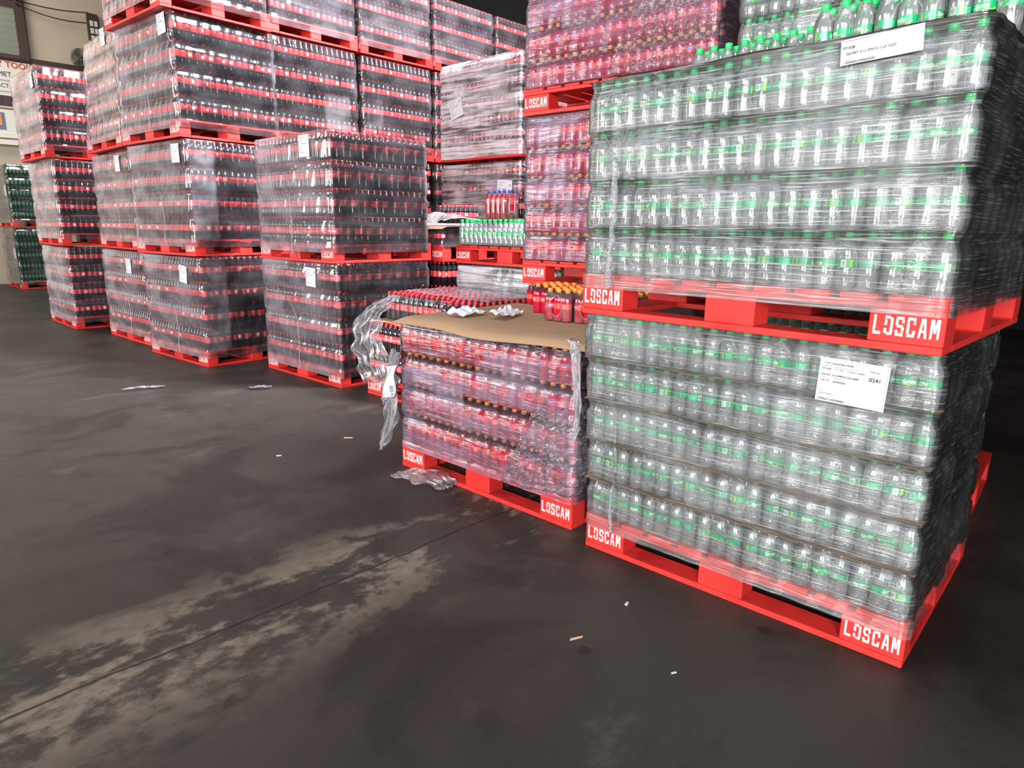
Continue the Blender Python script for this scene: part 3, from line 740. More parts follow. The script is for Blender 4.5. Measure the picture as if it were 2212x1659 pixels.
poster(2.50, 4.0, 3.62, 4.54, 'cream safety board with red heading beside the louvre window, above the shelf ledge', d1)
def d2(mb):
    mb.box(.2, .88, -.008, 0, .08, .42, M['print_blue']); mb.box(.62, .82, -.012, -.008, .16, .38, M['orange']); mb.box(.3, .5, -.012, -.008, .1, .2, M['board'])
poster(2.55, 3.62, 3.10, 3.58, 'low cream board with a small photo of an orange-clad worker', d2, 17.92)
# wall fan
fx = AB(17.5, 4.86, 4.74)
e = add('wall_fan', None, None, fx, ROTW - .9); tag(e, 'round black caged fan hanging on the beige wall above the far stack', 'fan')
mb = MB()
for k in range(6): 
    r = .03 + k * .032; pts = [(.07 - .03 * (k / 5) ** 2, r * math.cos(t), r * math.sin(t)) for t in np.linspace(0, 2 * PI, 25)]; mb.tube(pts, .006, M['fan'], 4)
    pts = [(-.03 + .03 * (k / 5) ** 2, r * math.cos(t), r * math.sin(t)) for t in np.linspace(0, 2 * PI, 25)]; mb.tube(pts, .006, M['fan'], 4)
for k in range(24):
    t = k * PI / 12; mb.tube([(.07, .02 * math.cos(t), .02 * math.sin(t)), (.055, .12 * math.cos(t), .12 * math.sin(t)), (.02, .195 * math.cos(t), .195 * math.sin(t)), (-.02, .12 * math.cos(t), .12 * math.sin(t))], .003, M['fan'], 4)
add('fan_cage', mb.me('cage', True), e)
for k in range(3):
    V = []; 
    for s in (0, .5, 1):
        for r in (.03, .17): t = k * 2.094 + (s - .5) * 1.0; V.append((.02 + .02 * (s - .5), r * math.cos(t), r * math.sin(t)))
    mb = MB(); mb.raw(V, [(0, 1, 3, 2), (2, 3, 5, 4)], M['fan']); add('fan_blade', mb.me('blade'), e)
mb = MB(); mb.lathe([(.0, -.1), (.05, -.09), (.06, 0), (.04, .05), (0, .06)], M['fan'], 12); o = add('fan_motor', mb.me('motor', True), e, (-.09, 0, -.06)); o.rotation_euler = (0, PI / 2, 0)
mb = MB(); mb.tube([(-.14, 0, -.08), (-.22, .05, -.12), (-.36, .16, -.12)], .02, M['fan'], 6); add('fan_bracket', mb.me('bracket', True), e)
for i, (p, q) in enumerate((((3.9, 5.74), (5.22, 5.78)), ((3.9, 5.66), (5.22, 5.57)))):
    mb = MB(); mb.tube([AB(17.88, p[0] + (q[0] - p[0]) * s, p[1] + (q[1] - p[1]) * s - (.05 + .03 * i) * math.sin(PI * s)) for s in np.linspace(0, 1, 14)], .011, M['fan'], 5)
    o = add('cable', mb.me('cable', True)); tag(o, ('upper' if i == 0 else 'lower') + ' black cable sagging across the beige wall to the brown post', 'cable')

# ================================================================== pallets and loads
def stack(pose, z, label): return make_pallet(pose[0], pose[1], pose[2], z, label)
S1 = (1.2055, 1.8113, .7385); S2 = (1.1067, 1.7043, .790)
Fp = (.269, 2.756, .747)
C0 = (-1.406, 5.364, .740); C1 = (-1.418, 5.369, .753)
L3 = [(-2.84, 6.134, .690), (-2.865, 6.14, .680), (-2.902, 6.138, .687), (-2.93, 6.06, .707)]
L3z = [0, 1.022, 2.045, 3.055]
L2 = [(-3.957, 7.236, .723), (-3.951, 7.2, .747), (-3.964, 7.129, .773)]; L2z = [0, 1.03, 2.065]
L1 = [(-5.471, 8.335, .765), (-5.488, 8.316, .769), (-5.514, 8.267, .757)]; L1z = [0, 1.03, 2.055]
L0 = (-9.77, 13.41, .76)
G0 = (.959, 3.539, .72); G1 = (.969, 3.536, .700)
Wp = (.053, 6.938, .757); Np = (.344, 4.948, .80); Nq = (-.636, 6.138, .75)
K = (-.29, 4.408, .76)
M1 = (-2.33, 6.93, .735); M2 = (-1.64, 7.70, .745); M3 = (-.94, 8.45, .745); M4 = (-.24, 9.20, .745)
Pp = (G1[0] + 1.30 * math.cos(.70), G1[1] - 1.30 * math.sin(.70), .700)

# ---- nearest: green-capped bottles, two pallets high
LR = 'lower right pallet'; UR = 'upper right pallet'
stack(S1, 0, 'red pallet on the floor at lower right under clear green-capped bottles')
load('lime', S1, 0, 5, .1685, 'near', LR, lean=(-.042, -.047), sheets=True)
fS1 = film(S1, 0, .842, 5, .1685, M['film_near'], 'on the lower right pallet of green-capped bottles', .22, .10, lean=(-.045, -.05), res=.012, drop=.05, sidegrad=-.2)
stack(S2, .995, 'big red pallet resting on the lower green-capped load, nearest the camera')
load('lime', S2, .995, 4, .1655, 'near', UR, sheets=True)
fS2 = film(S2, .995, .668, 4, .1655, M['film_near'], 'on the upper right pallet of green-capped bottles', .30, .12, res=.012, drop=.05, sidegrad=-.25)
# fifth, set-back layer
zt = .995 + PH + 4 * .1655 + .004
mb = MB(); V = []; F = []
for q in range(41):
    s = q / 40; w = .004 * math.sin(s * 21) - .010
    for bb in (w, .3, .6, .97): V.append((-1.2 * s, bb, .003 * math.sin(s * 17 + bb * 3) * (1 - bb)))
for q in range(40):
    for p in range(3): k = q * 4 + p; F.append((k, k + 1, k + 5, k + 4))
mb.raw(V, F, M['card']); o = add('cardboard_sheet', mb.me('tier_sheet', True), None, (S2[0], S2[1], zt - .002), -S2[2]); tag(o, 'wavy brown cardboard sheet on top of upper right load, under the set-back packs', 'cardboard', None)
for i, (a, b) in enumerate(((.085, .36), (.265, .35), (.445, .36), (.63, .56), (.81, .565), (.99, .56))):
    put_pack('lime', 'B', S2, a, b, zt + .001, .168, 'near', 'green-capped clear soda pack loose on the topmost sheet, %s from the near corner' % ORD[i], 'set-back top packs', True, i == 0, allb=True)
tail(fS1, 1.075, .42, -.035, .0065, .10); tail(fS2, 1.07, .40, -.045, .012, .10)
rich = [('CCAI Cibitung Plant (3020)', .06, .87, .056, .01), ('MATERIAL NUMBER', .05, .81, .025, 0), ('971028', .05, .735, .060, .012), ('PRODUCTION DATE', .23, .805, .025, 0), ('15/11/2025', .23, .745, .045, 0), ('PRODUCTION CODE', .40, .80, .025, 0), ('710 8 08:14 3288687', .40, .74, .045, 0),
        ('Pallet No:', .74, .82, .05, 0), ('0241', .735, .62, .125, .01), ('250 PET X12 SPRITE CLR ASSP', .05, .60, .060, .016), ('QUANTITY', .05, .545, .025, 0), ('155 CS', .05, .465, .064, .012), ('BEST BEFORE DATE', .23, .54, .025, 0), ('06/09/2026', .23, .46, .058, .012),
        ('BATCH', .05, .24, .025, 0), ('2511152010', .05, .165, .055, 0), ('SSCC', .05, .125, .025, 0), ('393026711043240452', .05, .04, .062, .014)]
paper_label(fS1, .225, .725, .190, .132, .035, rich=rich)
rich2 = [('971028', .04, .60, .16, .01), ('250 PET X12 SPRITE CLR ASSP', .08, .36, .15, .01), ('2511152010', .08, .17, .07, 0), ('393026711043232392', .08, .04, .13, .01)]
paper_label(fS2, .235, .625, .195, .062, -.05, rich=rich2, d=.020, bend=.004)

# ---- red-drink pallet in front, cardboard on top
stack(Fp, 0, 'red pallet on the floor under the low load of orange-capped red bottles')
load('straw', Fp, 0, 4, .1655, 'near', 'low front pallet')
fF = film(Fp, 0, .664, 4, .1655, M['film_red'], 'on the low front pallet of orange-capped bottles', .46, .25, res=.015, drop=.03, patches=(('f', -1, 2, .60, 1, .03), ('f', .6, 1.2, .43, .52, .03), ('f', .1, .7, .26, .36, .04), ('f', .3, 1.0, .09, .16, .05), ('f', .55, 1.2, .53, .60, .05)))

# ---- opened cola pallet behind it
stack(K, 0, 'red pallet on the floor behind the orange-capped load, under an opened cola load')
load('cola', K, 0, 2, .2155, 'mid', 'opened low pallet')

kz = .15 + 2 * .2155 + .004
mb = MB(); V = []; F = []
for q in range(33):
    s_ = q / 32
    for p, bb in enumerate((.06 + .03 * math.sin(s_ * 9), .3, .6, 1.0)): V.append((-1.24 + 1.24 * s_, bb, .004 * math.sin(s_ * 13 + p) - (.012 if p == 0 else 0)))
for q in range(32):
    for p in range(3): k = q * 4 + p; F.append((k, k + 4, k + 5, k + 1))
mb.raw(V, F, M['card']); o = add('cardboard_sheet', mb.me('tier_sheet', True), None, (K[0], K[1], kz), -K[2]); tag(o, 'brown cardboard sheet under the loose upper cola packs behind the low front load', 'cardboard')
kp = layout(0)
for (a, b, ty, ci, r, cfar, rows) in kp:
    off = .17 if a > .42 else .045
    if b + off > 1.12: continue
    put_pack('cola', ty, K, a + random.uniform(-.004, .004), b + off + random.uniform(-.006, .006), kz + .006, .2155, 'near' if r == 0 and ci > 1 else 'mid', 'loose red-capped cola pack, %s row back, %s from the near end, opened low pallet' % (ORD[r], ORD[ci]), 'loose cola packs on the opened pallet', True, ci == 0, allb=1)

# ---- cola stack in the middle
stack(C0, 0, 'red pallet on the floor under the middle two-pallet cola stack')
load('cola', C0, 0, 4, .2155, 'mid', 'middle stack lower pallet')
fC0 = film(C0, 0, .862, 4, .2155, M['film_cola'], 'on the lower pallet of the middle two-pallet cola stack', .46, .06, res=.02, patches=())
stack(C1, 1.014, 'red pallet between the two loads of the middle cola stack')
load('cola', C1, 1.014, 4, .2155, 'mid', 'middle stack upper pallet')
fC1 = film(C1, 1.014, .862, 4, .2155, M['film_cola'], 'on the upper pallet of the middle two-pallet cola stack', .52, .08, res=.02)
tail(fC0, .60, .36, -.06, .005); tail(fC1, .60, .40, -.10, .005)
paper_label(fC0, .35, .74, .15, .155, .05); paper_label(fC1, .33, .755, .16, .165, .02)

# ---- tall cola stacks further left
nm3 = ['bottom', 'second', 'third', 'topmost']
for i in range(4):
    stack(L3[i], L3z[i], 'red pallet, %s of the four in the tall cola stack left of the middle stack' % nm3[i])
    load('cola', L3[i], L3z[i], 4, .2155, 'far' if i < 3 else 'far', 'tall stack %s pallet' % nm3[i], show=(0, 1) if i == 3 else None)
    f = film(L3[i], L3z[i], .862 if i < 3 else .44, 4, .2155, M['film_cola'], 'on the %s pallet of the tall cola stack' % nm3[i], .52, .09, res=.025, patches=(('s', 0.03, .2, .25, .45, .2),) if i == 2 else (('s', .02, .24, .0, .86, .42),) if i < 2 else ())  # side patches are reflections painted into the film haze
    if i < 3: tail(f, .52, .35 + .03 * i, -.05, .005); paper_label(f, (.30, .17, .12)[i], (.70, .745, .76)[i], .15, .16, (.12, .02, -.05)[i])
nm2 = ['bottom', 'middle', 'top']
for i in range(3):
    stack(L2[i], L2z[i], 'red pallet, %s of the narrow hazy cola stack left of the tall stack' % nm2[i])
    n5 = 5 if i == 2 else 4
    load('mid_cola' if i == 2 else 'cola', L2[i], L2z[i], n5, .197 if i == 2 else .2155, 'far', 'narrow stack %s pallet' % nm2[i], side=False, lean=(.09, -.02) if i == 2 else (0, 0))
    f = film(L2[i], L2z[i], .985 if i == 2 else .862, n5, .197 if i == 2 else .2155, M['film_cola'], 'on the %s pallet of the narrow hazy cola stack' % nm2[i], .55, .15, res=.03, lean=(.10, -.02) if i == 2 else (0, 0))
    tail(f, .45, .38, -.05, .005); paper_label(f, (.35, .32, .45)[i], (.70, .74, .93)[i], .15, .16, .02)
    stack(L1[i], L1z[i], 'red pallet, %s of the leftmost three-high cola stack' % nm2[i])
    load('cola', L1[i], L1z[i], 4, .2155, 'far', 'leftmost stack %s pallet' % nm2[i])
    f = film(L1[i], L1z[i], .862, 4, .2155, M['film_cola'], 'on the %s pallet of the leftmost cola stack' % nm2[i], .9, .14, res=.03)
    if i == 0: tail(f, .55, .4, -.05, .005)
    if i == 2: paper_label(f, .12, .70, .15, .16, -.08)
for i in range(2):
    stack(L0, i * 1.2, 'far red pallet, %s, under dark green-labelled bottles by the wall' % ('on the floor' if i == 0 else 'upper'))
    load('zero', L0, i * 1.2, 5, .209, 'far', 'far wall stack %s pallet' % ('lower' if i == 0 else 'upper'))
    f = film(L0, i * 1.2, 1.045, 5, .209, M['film_cola'], 'on the %s pallet of the far dark-bottle stack' % ('lower' if i == 0 else 'upper'), .45, .12, res=.04)
    paper_label(f, .10, .55, .2, .2, 0)
# load of green-capped bottles high up behind the narrow stack
HB = (-4.82, 9.30, .76)
for i in range(4):
    z = i * 1.03
    stack(HB, z, 'red pallet, %s level, in the column behind the narrow hazy stack' % nm3[i])
    load('lime' if i == 3 else 'cola', HB, z, 5 if i == 3 else 4, .1685 if i == 3 else .2155, 'far' if i == 3 else 'stuff', 'high rear pallet', side=False, front=True, show=(0, 1, 2) if i == 3 else ((0,) if i else None))
film(HB, 3.09, .5, 5, .1685, M['film_cola'], 'round the high green-capped load behind the narrow stack', .9, .3, res=.04)

# ---- row behind: high cola stacks
ms = [(M1, 'first', (2, 3)), (M2, 'second', (2, 3)), (M3, 'third', (1, 2, 3)), (M4, 'fourth', (2, 3))]
for pose, nm, levels in ms:
    for i in range(4):
        z = i * 1.031
        seen = i in levels
        stack(pose, z, 'red pallet, %s level up, in the %s stack of the rear cola row' % (nm3[i], nm))
        load('cola', pose, z, 4, .2155, 'far' if seen and not (nm == 'fourth' and i < 3) else 'stuff', '%s rear-row stack %s level' % (nm, nm3[i]), show=None if i < 3 else (0, 1, 2), side=True, front=(nm == 'third' and i < 2))
        if seen:
            film(pose, z, .862 if i < 3 else .64, 4, .2155, M['film_cola'], 'on the %s level of the %s stack in the rear cola row' % (nm3[i], nm), .25, .24 if i == 3 else .10, res=.03, patches=(('s', .55, .86, .0, .40, .30),) if (nm == 'first' and i == 2) else (('s', .05, .25, .1, .45, .22),) if nm == 'second' and i == 2 else ())

# ---- heavily wrapped small-cola stack
for i in range(3):
    z = (0, .985, 1.996)[i]
    stack(Wp, z, 'red pallet, %s in the stack wound with cloudy streaky film' % nm2[i])
    load('small_cola', Wp, z, 5, .165 if i else .163, 'far' if i else 'stuff', 'cloudy-film %s pallet' % nm2[i])
    if i: f = film(Wp, z, .825, 5, .165, M['film_thick'], 'wound thickly on the %s pallet of the small-cola stack' % nm2[i], (0, .42, .66)[i], .08, res=.025, drop=(.07, .02, .13)[i], amp=1.6, sidegrad=.3)
    if i == 2: paper_label(f, .92, .38, .20, .19, -.25)
    if i == 1: paper_label(f, .20, .53, .21, .22, .08)

# ---- pallets between the middle stack and the red-drink stack
NqL = 'half-hidden pallet'
stack(Nq, 0, 'red pallet on the floor deep between the middle cola stack and the cloudy-film stack')
load('cola', Nq, 0, 4, .2115, 'far', 'half-hidden lower pallet')
stack(Nq, .998, 'half-hidden red pallet right beside the middle stack, carrying one row of cola packs')
load('small_cola', Nq, .998, 1, .163, 'far', 'half-hidden upper pallet', top=True)
film(Nq, .998, .163, 1, .163, M['film_cola'], 'round the single cola layer beside the middle stack', .15, .2, res=.02, drop=.02)
stack(Np, 0, 'red pallet on the floor below the short tier of green-capped bottles')
load('lime', Np, 0, 5, .1685, 'far', 'milky-film pallet', side=False)
film(Np, 0, .842, 5, .1685, M['film_thick'], 'thick and milky round the green-capped load behind the low cola', .5, .2, res=.025, drop=.02)
stack(Np, 1.010, 'red pallet carrying a single tier of uncovered green-capped bottles')
for L in range(1):
    for (a, b, ty, ci, r, cfar, rows) in layout(0):
        if r > 2: continue
        put_pack('lime_tall', ty, Np, a, b, 1.010 + PH + .006, .19, 'mid' if r == 0 else 'far', 'green-capped clear soda pack, %s row back, %s across, on uncovered single tier' % (ORD[r], ORD[ci]), 'uncovered green-capped packs', True, ci == 0, allb=True)
mb = MB(); V = []; F = []
for q in range(25):
    for bb in (-.015, .3, .9): V.append((-1.2 * q / 24, bb + .006 * math.sin(q), .002 * math.sin(q * 1.3)))
for q in range(24):
    for p in range(2): k = q * 3 + p; F.append((k, k + 1, k + 4, k + 3))
mb.raw(V, F, M['card']); o = add('cardboard_sheet', mb.me('tier_sheet', True), None, (Np[0], Np[1], 1.010 + PH + .003), -Np[2]); tag(o, 'brown cardboard sheet under the uncovered single tier of green-capped bottles', 'cardboard')

# ---- red-drink stack behind the green-capped one
gl = ['bottom', 'middle', 'top']
stack(G0, .965, 'red pallet with scuffed lettering, lower of two in the orange-capped stack at centre')
stack(G1, 1.962, 'red pallet high up in the orange-capped stack, its deck boards showing pale ends')
load('straw', G0, 0, 5, .1625, 'far', 'centre red-drink stack bottom')
stack(G0, 0, 'red pallet on the floor under the orange-capped stack, behind the low load')
load('straw', G0, .965, 5, .1685, 'mid', 'centre red-drink stack middle')
load('straw', G1, 1.962, 5, .1685, 'mid', 'centre red-drink stack top', show=(0, 1, 2, 3))
fG0 = film(G0, .965, .842, 5, .1685, M['film_red'], 'on the middle load of the orange-capped stack', .42, .2, res=.02, drop=.0)
fG1 = film(G1, 1.962, .68, 5, .1685, M['film_red'], 'on the top load of the orange-capped stack', .40, .2, res=.02, drop=.0)
# ---- green-capped stack beside it
stack(Pp, 1.962, 'red pallet mostly hidden behind the top packs, carrying dim green-capped bottles')
load('lime', Pp, 1.962, 5, .1685, 'mid', 'dim rear pallet', show=(0, 1, 2, 3), side=False)
fP = film(Pp, 1.962, .68, 5, .1685, M['film_near'], 'on the dim green-capped load behind the top packs', .14, .1, res=.02, drop=.0, patches=(('f', .80, .92, 0, 2, .9),))
for i in range(2):
    stack(Pp, i * .98, 'hidden red pallet, %s level, under the dim green-capped load' % ('floor' if i == 0 else 'second'))
    load('lime', Pp, i * .98, 5, .1655, 'stuff', '', side=False)


# ---- loose and torn film, papers, packs lying on top
def local(pose, z=0.0): return dict(loc=(pose[0], pose[1], z), rotz=-pose[2])
def finish_film(mb, UV, name, parent, pl, mats=None, pose=None, z=0):
    me = mb.me(name, True); uvl = me.uv_layers.new(name='UVMap'); li = np.zeros(len(me.loops), int); me.loops.foreach_get('vertex_index', li)
    uvl.data.foreach_set('uv', np.array(UV)[li].ravel()); at = me.attributes.new('plies', 'FLOAT', 'POINT'); at.data.foreach_set('value', np.full(len(me.vertices), pl))
    return add(name, me, parent) if parent is not None else add(name, me, None, (pose[0], pose[1], z), -pose[2])
def rag(name, parent, pts, widths, pl=.5, pleat=.012, n=12, seed=1, mat='film_rag', pose=None, z=0, wd=(1, 0, 0)):
    """hanging strip of gathered film: centre line and widths, pleated across"""
    r = np.random.default_rng(seed); P = np.array(pts, float); m = len(P); t = np.linspace(0, 1, m); tt = np.linspace(0, 1, m * 5)
    C = np.stack([np.interp(tt, t, P[:, k]) for k in range(3)], 1); Wd = np.interp(tt, t, widths); ph = r.random(6) * 6.28
    V = []; UV = []
    for i, c in enumerate(C):
        for j in range(n + 1):
            s = j / n - .5; w = s * Wd[i] * (1 + .15 * math.sin(i * .9 + ph[0]))
            y = pleat * math.sin(s * 26 + ph[1] + .25 * i) + .5 * pleat * math.sin(i * 1.3 + s * 9 + ph[2])
            V.append((c[0] + w * wd[0], c[1] + y + w * wd[1], c[2] + w * wd[2] + .004 * math.sin(j * 2 + i))); UV.append((s * Wd[i] * 1.0, i / len(C)))
    F = [(i * (n + 1) + j, i * (n + 1) + j + 1, (i + 1) * (n + 1) + j + 1, (i + 1) * (n + 1) + j) for i in range(len(C) - 1) for j in range(n)]
    mb = MB(); mb.raw(V, F, M[mat]); return finish_film(mb, UV, name, parent, pl, None, pose, z)
def crumple(name, parent, quad, pl=.35, amp=.012, n=34, seed=2, wrap=0.0, mat='film_crumple', pose=None, z=0, y0=-.022):
    """bunched sheet over part of a face; quad = four (a, z) corners"""
    q = np.array(quad, float); r = np.random.default_rng(seed); V = []; UV = []; H = r.random((n + 1, n + 1)) * amp; ph = r.random(8) * 6.28
    for i in range(n + 1):
        for j in range(n + 1):
            s, t = i / n, j / n
            c = (q[0] * (1 - s) + q[1] * s) * (1 - t) + (q[3] * (1 - s) + q[2] * s) * t
            a = c[0] + .012 * math.sin(t * 17 + ph[0]) * (1 if i in (0, n) else 0); zz = c[1] + .014 * math.sin(s * 15 + ph[1]) * (1 if j in (0, n) else .2)
            y = y0 - H[i, j] - .008 * math.sin(s * 12 + t * 7 + ph[2]) * math.sin(t * 9 - s * 5 + ph[3])
            if i in (0, n) or j in (0, n): y = y0 + .012
            x = -a
            if a < 0.0: x = -y - 0.0; y = -a   # folded round the near corner
            V.append((x, y, zz)); UV.append((s * .6, t * .6))
    F = [(i * (n + 1) + j, (i + 1) * (n + 1) + j, (i + 1) * (n + 1) + j + 1, i * (n + 1) + j + 1) for i in range(n) for j in range(n)]
    mb = MB(); mb.raw(V, F, M[mat]); return finish_film(mb, UV, name, parent, pl, None, pose, z)

# low front pallet: coordinates of fF start at the deck (z 0.15)
rag('torn_film', fF, [(-1.17, -.03, .50), (-1.21, -.035, .40), (-1.23, -.04, .27), (-1.25, -.04, .12), (-1.30, -.04, -.02), (-1.34, -.04, -.08)], [.02, .07, .10, .12, .07, .01], .75, .012, seed=4)['label'] = 'torn silvery strip of film hanging free'
rag('torn_film', fF, [(-1.18, -.05, .52), (-1.24, -.05, .36), (-1.27, -.05, .24), (-1.29, -.05, .20)], [.03, .06, .05, .02], .7, .010, seed=8)['label'] = 'short torn strip of film'
crumple('crumpled_film', fF, [(.42, -.035), (-.12, .03), (-.10, .42), (.22, .36)], .40, .020, 40, 5)['label'] = 'bunched glinting film on the near corner'
rag('film_cord', fF, [(-.10, .10, .69), (-.02, .0, .70), (.02, -.03, .66), (.03, -.03, .50), (.035, -.03, .36), (.03, -.035, .28)], [.05, .06, .045, .035, .03, .01], .8, .008, seed=6)['label'] = 'ropy film draped over the corner'
# hanging pallet paper
mb = MB(); V = []; F = []; n = 10
for i in range(n + 1):
    for j in range(5):
        s, t = i / n, j / 4; V.append((-.05 + .07 * (t - .5) * 1.3 + .035 * (.5 - s) , .012 * math.sin(s * 6 + t * 3), -.09 + .18 * (1 - s) + .02 * (t - .5)))
for i in range(n):
    for j in range(4): k = i * 5 + j; F.append((k, k + 5, k + 6, k + 1))
mb.raw(V, F, M['paper']); o = add('pallet_label', mb.me('paper', True), fF, (-1.155, -.065, .34)); o['label'] = 'creased white label sheet hanging off'
mb = MB(); text_flat(mb, '0245', 0, 0, .036, M['black'], -.018); t_ = add('printed_text', mb.me('printed_text'), o, (-.035, .0, -.02)); t_.rotation_euler = (0, 1.25, 0)
# cardboard over the low front load
mb = MB(); V = []; F = []; nA, nB = 40, 10
fe = lambda a: np.interp(a, [-.06, 0, .23, .56, .9, 1.24], [.03, .0, -.055, -.075, -.05, -.01])
for i in range(nA + 1):
    a = -.05 + 1.29 * i / nA
    for j in range(nB + 1):
        s = j / nB; b = fe(a) + (.98 - fe(a)) * s
        z = .010 + .006 * math.sin(a * 9) * (1 - s) - (.020 * (1 - s / .1) if s < .1 else 0) + .012 * max(0, a - .9) * s
        V.append((-a, b, z))
for i in range(nA):
    for j in range(nB): k = i * (nB + 1) + j; F.append((k, k + 1, k + nB + 2, k + nB + 1))
k0 = len(V); V += [(x, y, z - .004) for x, y, z in V]; F += [tuple(reversed([q + k0 for q in f])) for f in F]
for i in range(nA): k = i * (nB + 1); F.append((k, k + nB + 1, k + nB + 1 + k0, k + k0))
FT = .15 + 4 * .1655
mb.raw(V, F, M['card']); o = add('cardboard_sheet', mb.me('cover_sheet', True), None, (Fp[0], Fp[1], FT + .012), -Fp[2]); tag(o, 'large tan cardboard sheet lying over the low orange-capped load at centre', 'cardboard')
for i, (a, b, ty, d) in enumerate(((.53, .62, 'B', 'near'), (.35, .64, 'B', 'near'), (.17, .62, 'B', 'near'), (.77, .80, 'B', 'mid'), (.53, .86, 'B', 'mid'), (.35, .88, 'B', 'mid'))):
    put_pack('straw', ty, Fp, a, b, FT + .024, .168, d, 'orange-capped red drink pack standing on the tan cardboard sheet, %s' % ('front row, %s from the left' % ORD[i] if i < 3 else ('set back at the left' if i == 3 else 'rear row, %s of two' % ORD[i - 4])), 'red drink packs on the cardboard', True, False, allb=2 if d == 'near' else 1)
# crumpled white papers at the back edge of the sheet
for (a, b, w, h, sd, lab) in ((.98, .30, .20, .12, 3, 'flat white crumpled paper on the tan cardboard sheet, left piece'), (.80, .42, .26, .10, 4, 'raised white crumpled paper curling up behind the tan cardboard sheet')):
    r = np.random.default_rng(sd); V = []; F = []
    for i in range(9):
        for j in range(6): V.append(((i / 8 - .5) * w, (j / 5 - .5) * h, .018 + .022 * r.random() + .03 * abs(math.sin(i * .9 + sd)) * (j / 5)))
    for i in range(8):
        for j in range(5): k = i * 6 + j; F.append((k, k + 6, k + 7, k + 1))
    mb = MB(); mb.raw(V, F, M['paper']); X = Fp[0] - a * math.cos(Fp[2]) + b * math.sin(Fp[2]); Y = Fp[1] + a * math.sin(Fp[2]) + b * math.cos(Fp[2])
    o = add('crumpled_paper', mb.me('crumpled_paper'), None, (X, Y, FT + .015), .3 * sd); tag(o, lab, 'paper')
o = rag('torn_film', None, [(-1.0, .95, .04), (-.8, .90, .07), (-.6, .92, .03), (-.4, .90, .05), (-.2, .96, .02)], [.06, .10, .07, .09, .05], .6, .018, seed=13, pose=Fp, z=FT + .02, wd=(.2, 1, 0)); tag(o, 'ruffled clear film lying along the back of the tan cardboard sheet', 'plastic wrap')
# opened cola pallet: sagging bag of film at its left front, sheet over the far caps
o = rag('hanging_film', None, [(-.90, .08, .80), (-1.02, -.03, .68), (-1.14, -.05, .52), (-1.10, -.05, .36), (-1.0, -.04, .20), (-.95, -.035, .10)], [.10, .26, .34, .46, .52, .50], .42, .022, 22, seed=21, pose=K, z=0); tag(o, 'crinkled grey film sagging off the opened cola pallet, left of the low load', 'plastic wrap', None)
o = crumple('sheet', None, [(1.1, .30), (-.02, .20), (-.02, 1.1), (1.1, 1.1)], .60, .014, 30, 31, pose=K, z=0, mat='film_crumple')
me = o.data; co = np.zeros(len(me.vertices) * 3); me.vertices.foreach_get('co', co); co = co.reshape(-1, 3); nz = kz + .2155 + .004 + np.abs(co[:, 1]) * .5; co = np.stack([co[:, 0], co[:, 2], nz], 1); me.vertices.foreach_set('co', co.ravel()); me.update(); o.name = 'loose_film'
tag(o, 'rumpled clear film lying over the red caps at the rear of the opened cola pallet', 'plastic wrap')
# orange-capped stack: bunched film at the right of its top load
crumple('crumpled_film', fG1, [(.62, -.01), (-.02, -.01), (-.02, .42), (.36, .50)], .30, .018, 44, 9)['label'] = 'bunched glinting film'
# half-hidden pallet: sagging cover and packs on it
qz = .998 + .15 + .163
mb = MB(); V = []; F = []; UV = []
for i in range(25):
    for j in range(15):
        s, t = i / 24, j / 14; a = 1.0 - 1.1 * s; b = -.06 + 1.0 * t
        zz = .02 + .10 * math.exp(-((s - .75) ** 2) * 8) * math.exp(-((t - .15) ** 2) * 6) + .012 * math.sin(i * 1.7 + j) - (.06 if j == 0 else 0) * (.5 + .5 * math.sin(i * .4)); V.append((-a, b, zz)); UV.append((s, t))
for i in range(24):
    for j in range(14): k = i * 15 + j; F.append((k, k + 1, k + 16, k + 15))
mb.raw(V, F, M['film_rag']); o = finish_film(mb, UV, 'loose_film', None, .75, None, Nq, qz); tag(o, 'heap of dusty film and cardboard on the half-hidden cola packs', 'plastic wrap')
mb = MB(); mb.raw([(-1.0, 0, 0), (.06, 0, -.01), (.06, .9, 0), (-1.0, .9, 0), (-.3, -.04, -.035), (.03, -.03, -.03)], [(0, 1, 2, 3), (0, 4, 5, 1)], M['card']); o = add('cardboard_sheet', mb.me('tier_sheet'), None, (Nq[0], Nq[1], qz + .008), -Nq[2]); tag(o, 'bent cardboard under the heap of film on the half-hidden pallet', 'cardboard')
for i, (a, b) in enumerate(((.10, .35), (.28, .36))): put_pack('small_cola', 'B', Nq, a, b, qz + .03, .163, 'far', 'small red-capped cola pack poking out of the film heap, %s from the near side' % ORD[i], 'cola packs in the film heap', True, i == 0, allb=1)
for i, (a, b) in enumerate(((1.08, .62), (.90, .62))): put_pack('cola', 'B', Np, a, b, 1.010 + PH + .23, .2155, 'mid', 'small group of red-capped cola behind the green-capped tier, %s one' % ('left' if i == 0 else 'right'), 'cola packs behind the green tier', True, i == 0, allb=1)
put_pack('red_tall', 'A', Np, .80, .16, 1.010 + PH + .013 + .205, .225, 'near', 'bright red drink pack with violet caps standing on the uncovered green-capped tier', None, True, True, allb=2)

# ---- far cola packs: the nearest stay single, the rest are one mass
n_mid = sum(1 for o_ in bpy.data.objects if o_.name.startswith('cola_bottle_pack'))
FARQ.sort(key=lambda q: math.hypot(q[0][0] - q[1] * math.cos(q[0][2]), q[0][1] + q[1] * math.sin(q[0][2])) + abs(q[3] - 1.3) * .3)
for i, (xf, a, b, z, ty, lab, grp) in enumerate(FARQ):
    if i < 300 - n_mid: put_pack('cola', ty, xf, a, b, z, .2155, 'far', lab, grp)
    else: STUFF.setdefault('cola', []).append((xf, a, b, z, ty))

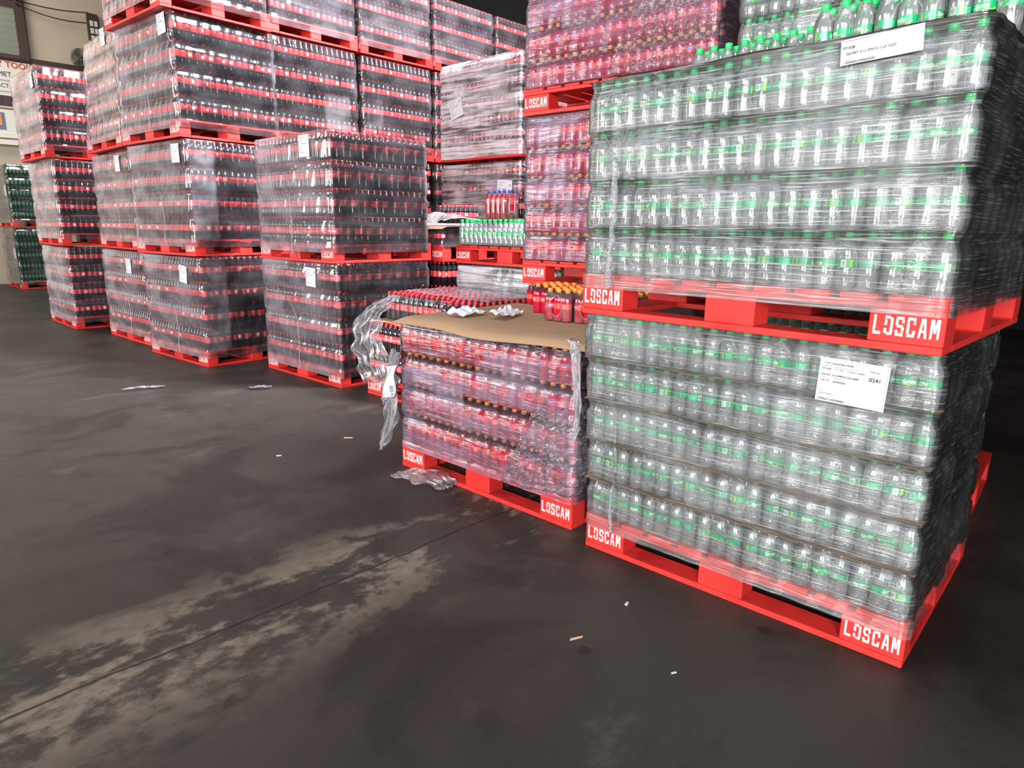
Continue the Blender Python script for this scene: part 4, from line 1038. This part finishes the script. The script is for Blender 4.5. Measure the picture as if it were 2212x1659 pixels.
# ---- litter on the floor
def chip(x, y, L, w, h, rot, mat, name, label, cat):
    mb = MB(); mb.raw([(-L / 2, -w / 2, 0), (L * .45, -w * .35, 0), (L / 2, w / 2, 0), (-L * .4, w * .4, 0), (-L / 2, -w / 2, h), (L * .45, -w * .3, h * .7), (L / 2, w * .4, h * .6), (-L * .4, w * .3, h)], [(0, 3, 2, 1), (4, 5, 6, 7), (0, 1, 5, 4), (1, 2, 6, 5), (2, 3, 7, 6), (3, 0, 4, 7)], mat)
    o = add(name, mb.me(name), None, (x, y, .0005), rot); tag(o, label, cat)
M['wood'] = plain('pale_splinter_wood', (.55, .33, .24), .7)
chip(-1.03, 4.05, .055, .010, .006, .1, M['wood'], 'wood_splinter', 'orange-brown wood splinter on the floor left of the low front pallet', 'splinter')
chip(.22, 1.95, .05, .008, .005, .4, M['wood'], 'wood_splinter', 'thin wood splinter on the floor in front of the lower right pallet', 'splinter')
chip(.42, 2.16, .022, .012, .006, 1.0, M['paper'], 'paper_scrap', 'tiny white scrap on the floor near the lower right pallet', 'scrap')
chip(.50, 1.78, .02, .006, .004, .3, M['paper'], 'paper_scrap', 'tiny pale scrap on the floor at the lower centre', 'scrap')
chip(-1.35, 3.7, .03, .012, .004, .2, M['paper'], 'paper_scrap', 'tiny white scrap on the floor left of the hanging film', 'scrap')
o = rag('torn_film', None, [(-3.10, 5.18, .02), (-3.02, 5.24, .025), (-2.95, 5.28, .02), (-2.84, 5.33, .015)], [.02, .05, .05, .02], .6, .008, seed=41, pose=(0, 0, 0), z=0, wd=(-.4, 1, 0)); tag(o, 'scrap of clear film lying on the open floor', 'plastic scrap')
o = rag('torn_film', None, [(-.62, 3.40, .015), (-.52, 3.36, .03), (-.40, 3.30, .03), (-.30, 3.22, .02)], [.10, .20, .22, .10], .75, .014, seed=43, pose=(0, 0, 0), z=0, wd=(.6, .8, 0)); tag(o, 'grey crushed film under the left foot of the low front pallet', 'plastic scrap')
o = rag('torn_film', None, [(-2.15, 5.32, .015), (-2.05, 5.30, .03), (-1.97, 5.34, .02)], [.02, .06, .02], .6, .01, seed=45, pose=(0, 0, 0), z=0, wd=(0, 1, 0)); tag(o, 'small film scrap by the left foot of the middle cola stack', 'plastic scrap')

# ---- what is too far behind to tell apart
for kind, lst in STUFF.items():
    src = pack_mesh(kind, 'A'), pack_mesh(kind, 'B'); VV = []; FF = []; MI = []; k = 0
    dat = {}
    for ty, me in zip('AB', src):
        v = np.zeros(len(me.vertices) * 3); me.vertices.foreach_get('co', v); dat[ty] = (v.reshape(-1, 3), [tuple(p.vertices) for p in me.polygons], [p.material_index for p in me.polygons])
    for (xf, a, b, z, ty) in lst:
        v, f, m = dat[ty]; px, py, yaw = xf; lx, ly = -a, b
        X = px + lx * math.cos(yaw) + ly * math.sin(yaw); Y = py - lx * math.sin(yaw) + ly * math.cos(yaw)
        c, s = math.cos(-yaw), math.sin(-yaw)
        VV.append(np.stack([X + v[:, 0] * c - v[:, 1] * s, Y + v[:, 0] * s + v[:, 1] * c, z + v[:, 2]], 1))
        FF += [tuple(i + k for i in q) for q in f]; MI += m; k += len(v)
    me = bpy.data.meshes.new('rear_bottles'); me.from_pydata(np.concatenate(VV).tolist(), [], FF)
    for mt in src[0].materials: me.materials.append(mt)
    me.polygons.foreach_set('material_index', MI); me.polygons.foreach_set('use_smooth', [True] * len(MI)); me.update()
    o = add('bottle_packs', me); tag(o, 'mass of %s packs in the lowest, deepest tiers behind the front stacks' % LOOK[kind], 'bottle packs', None, 'stuff')
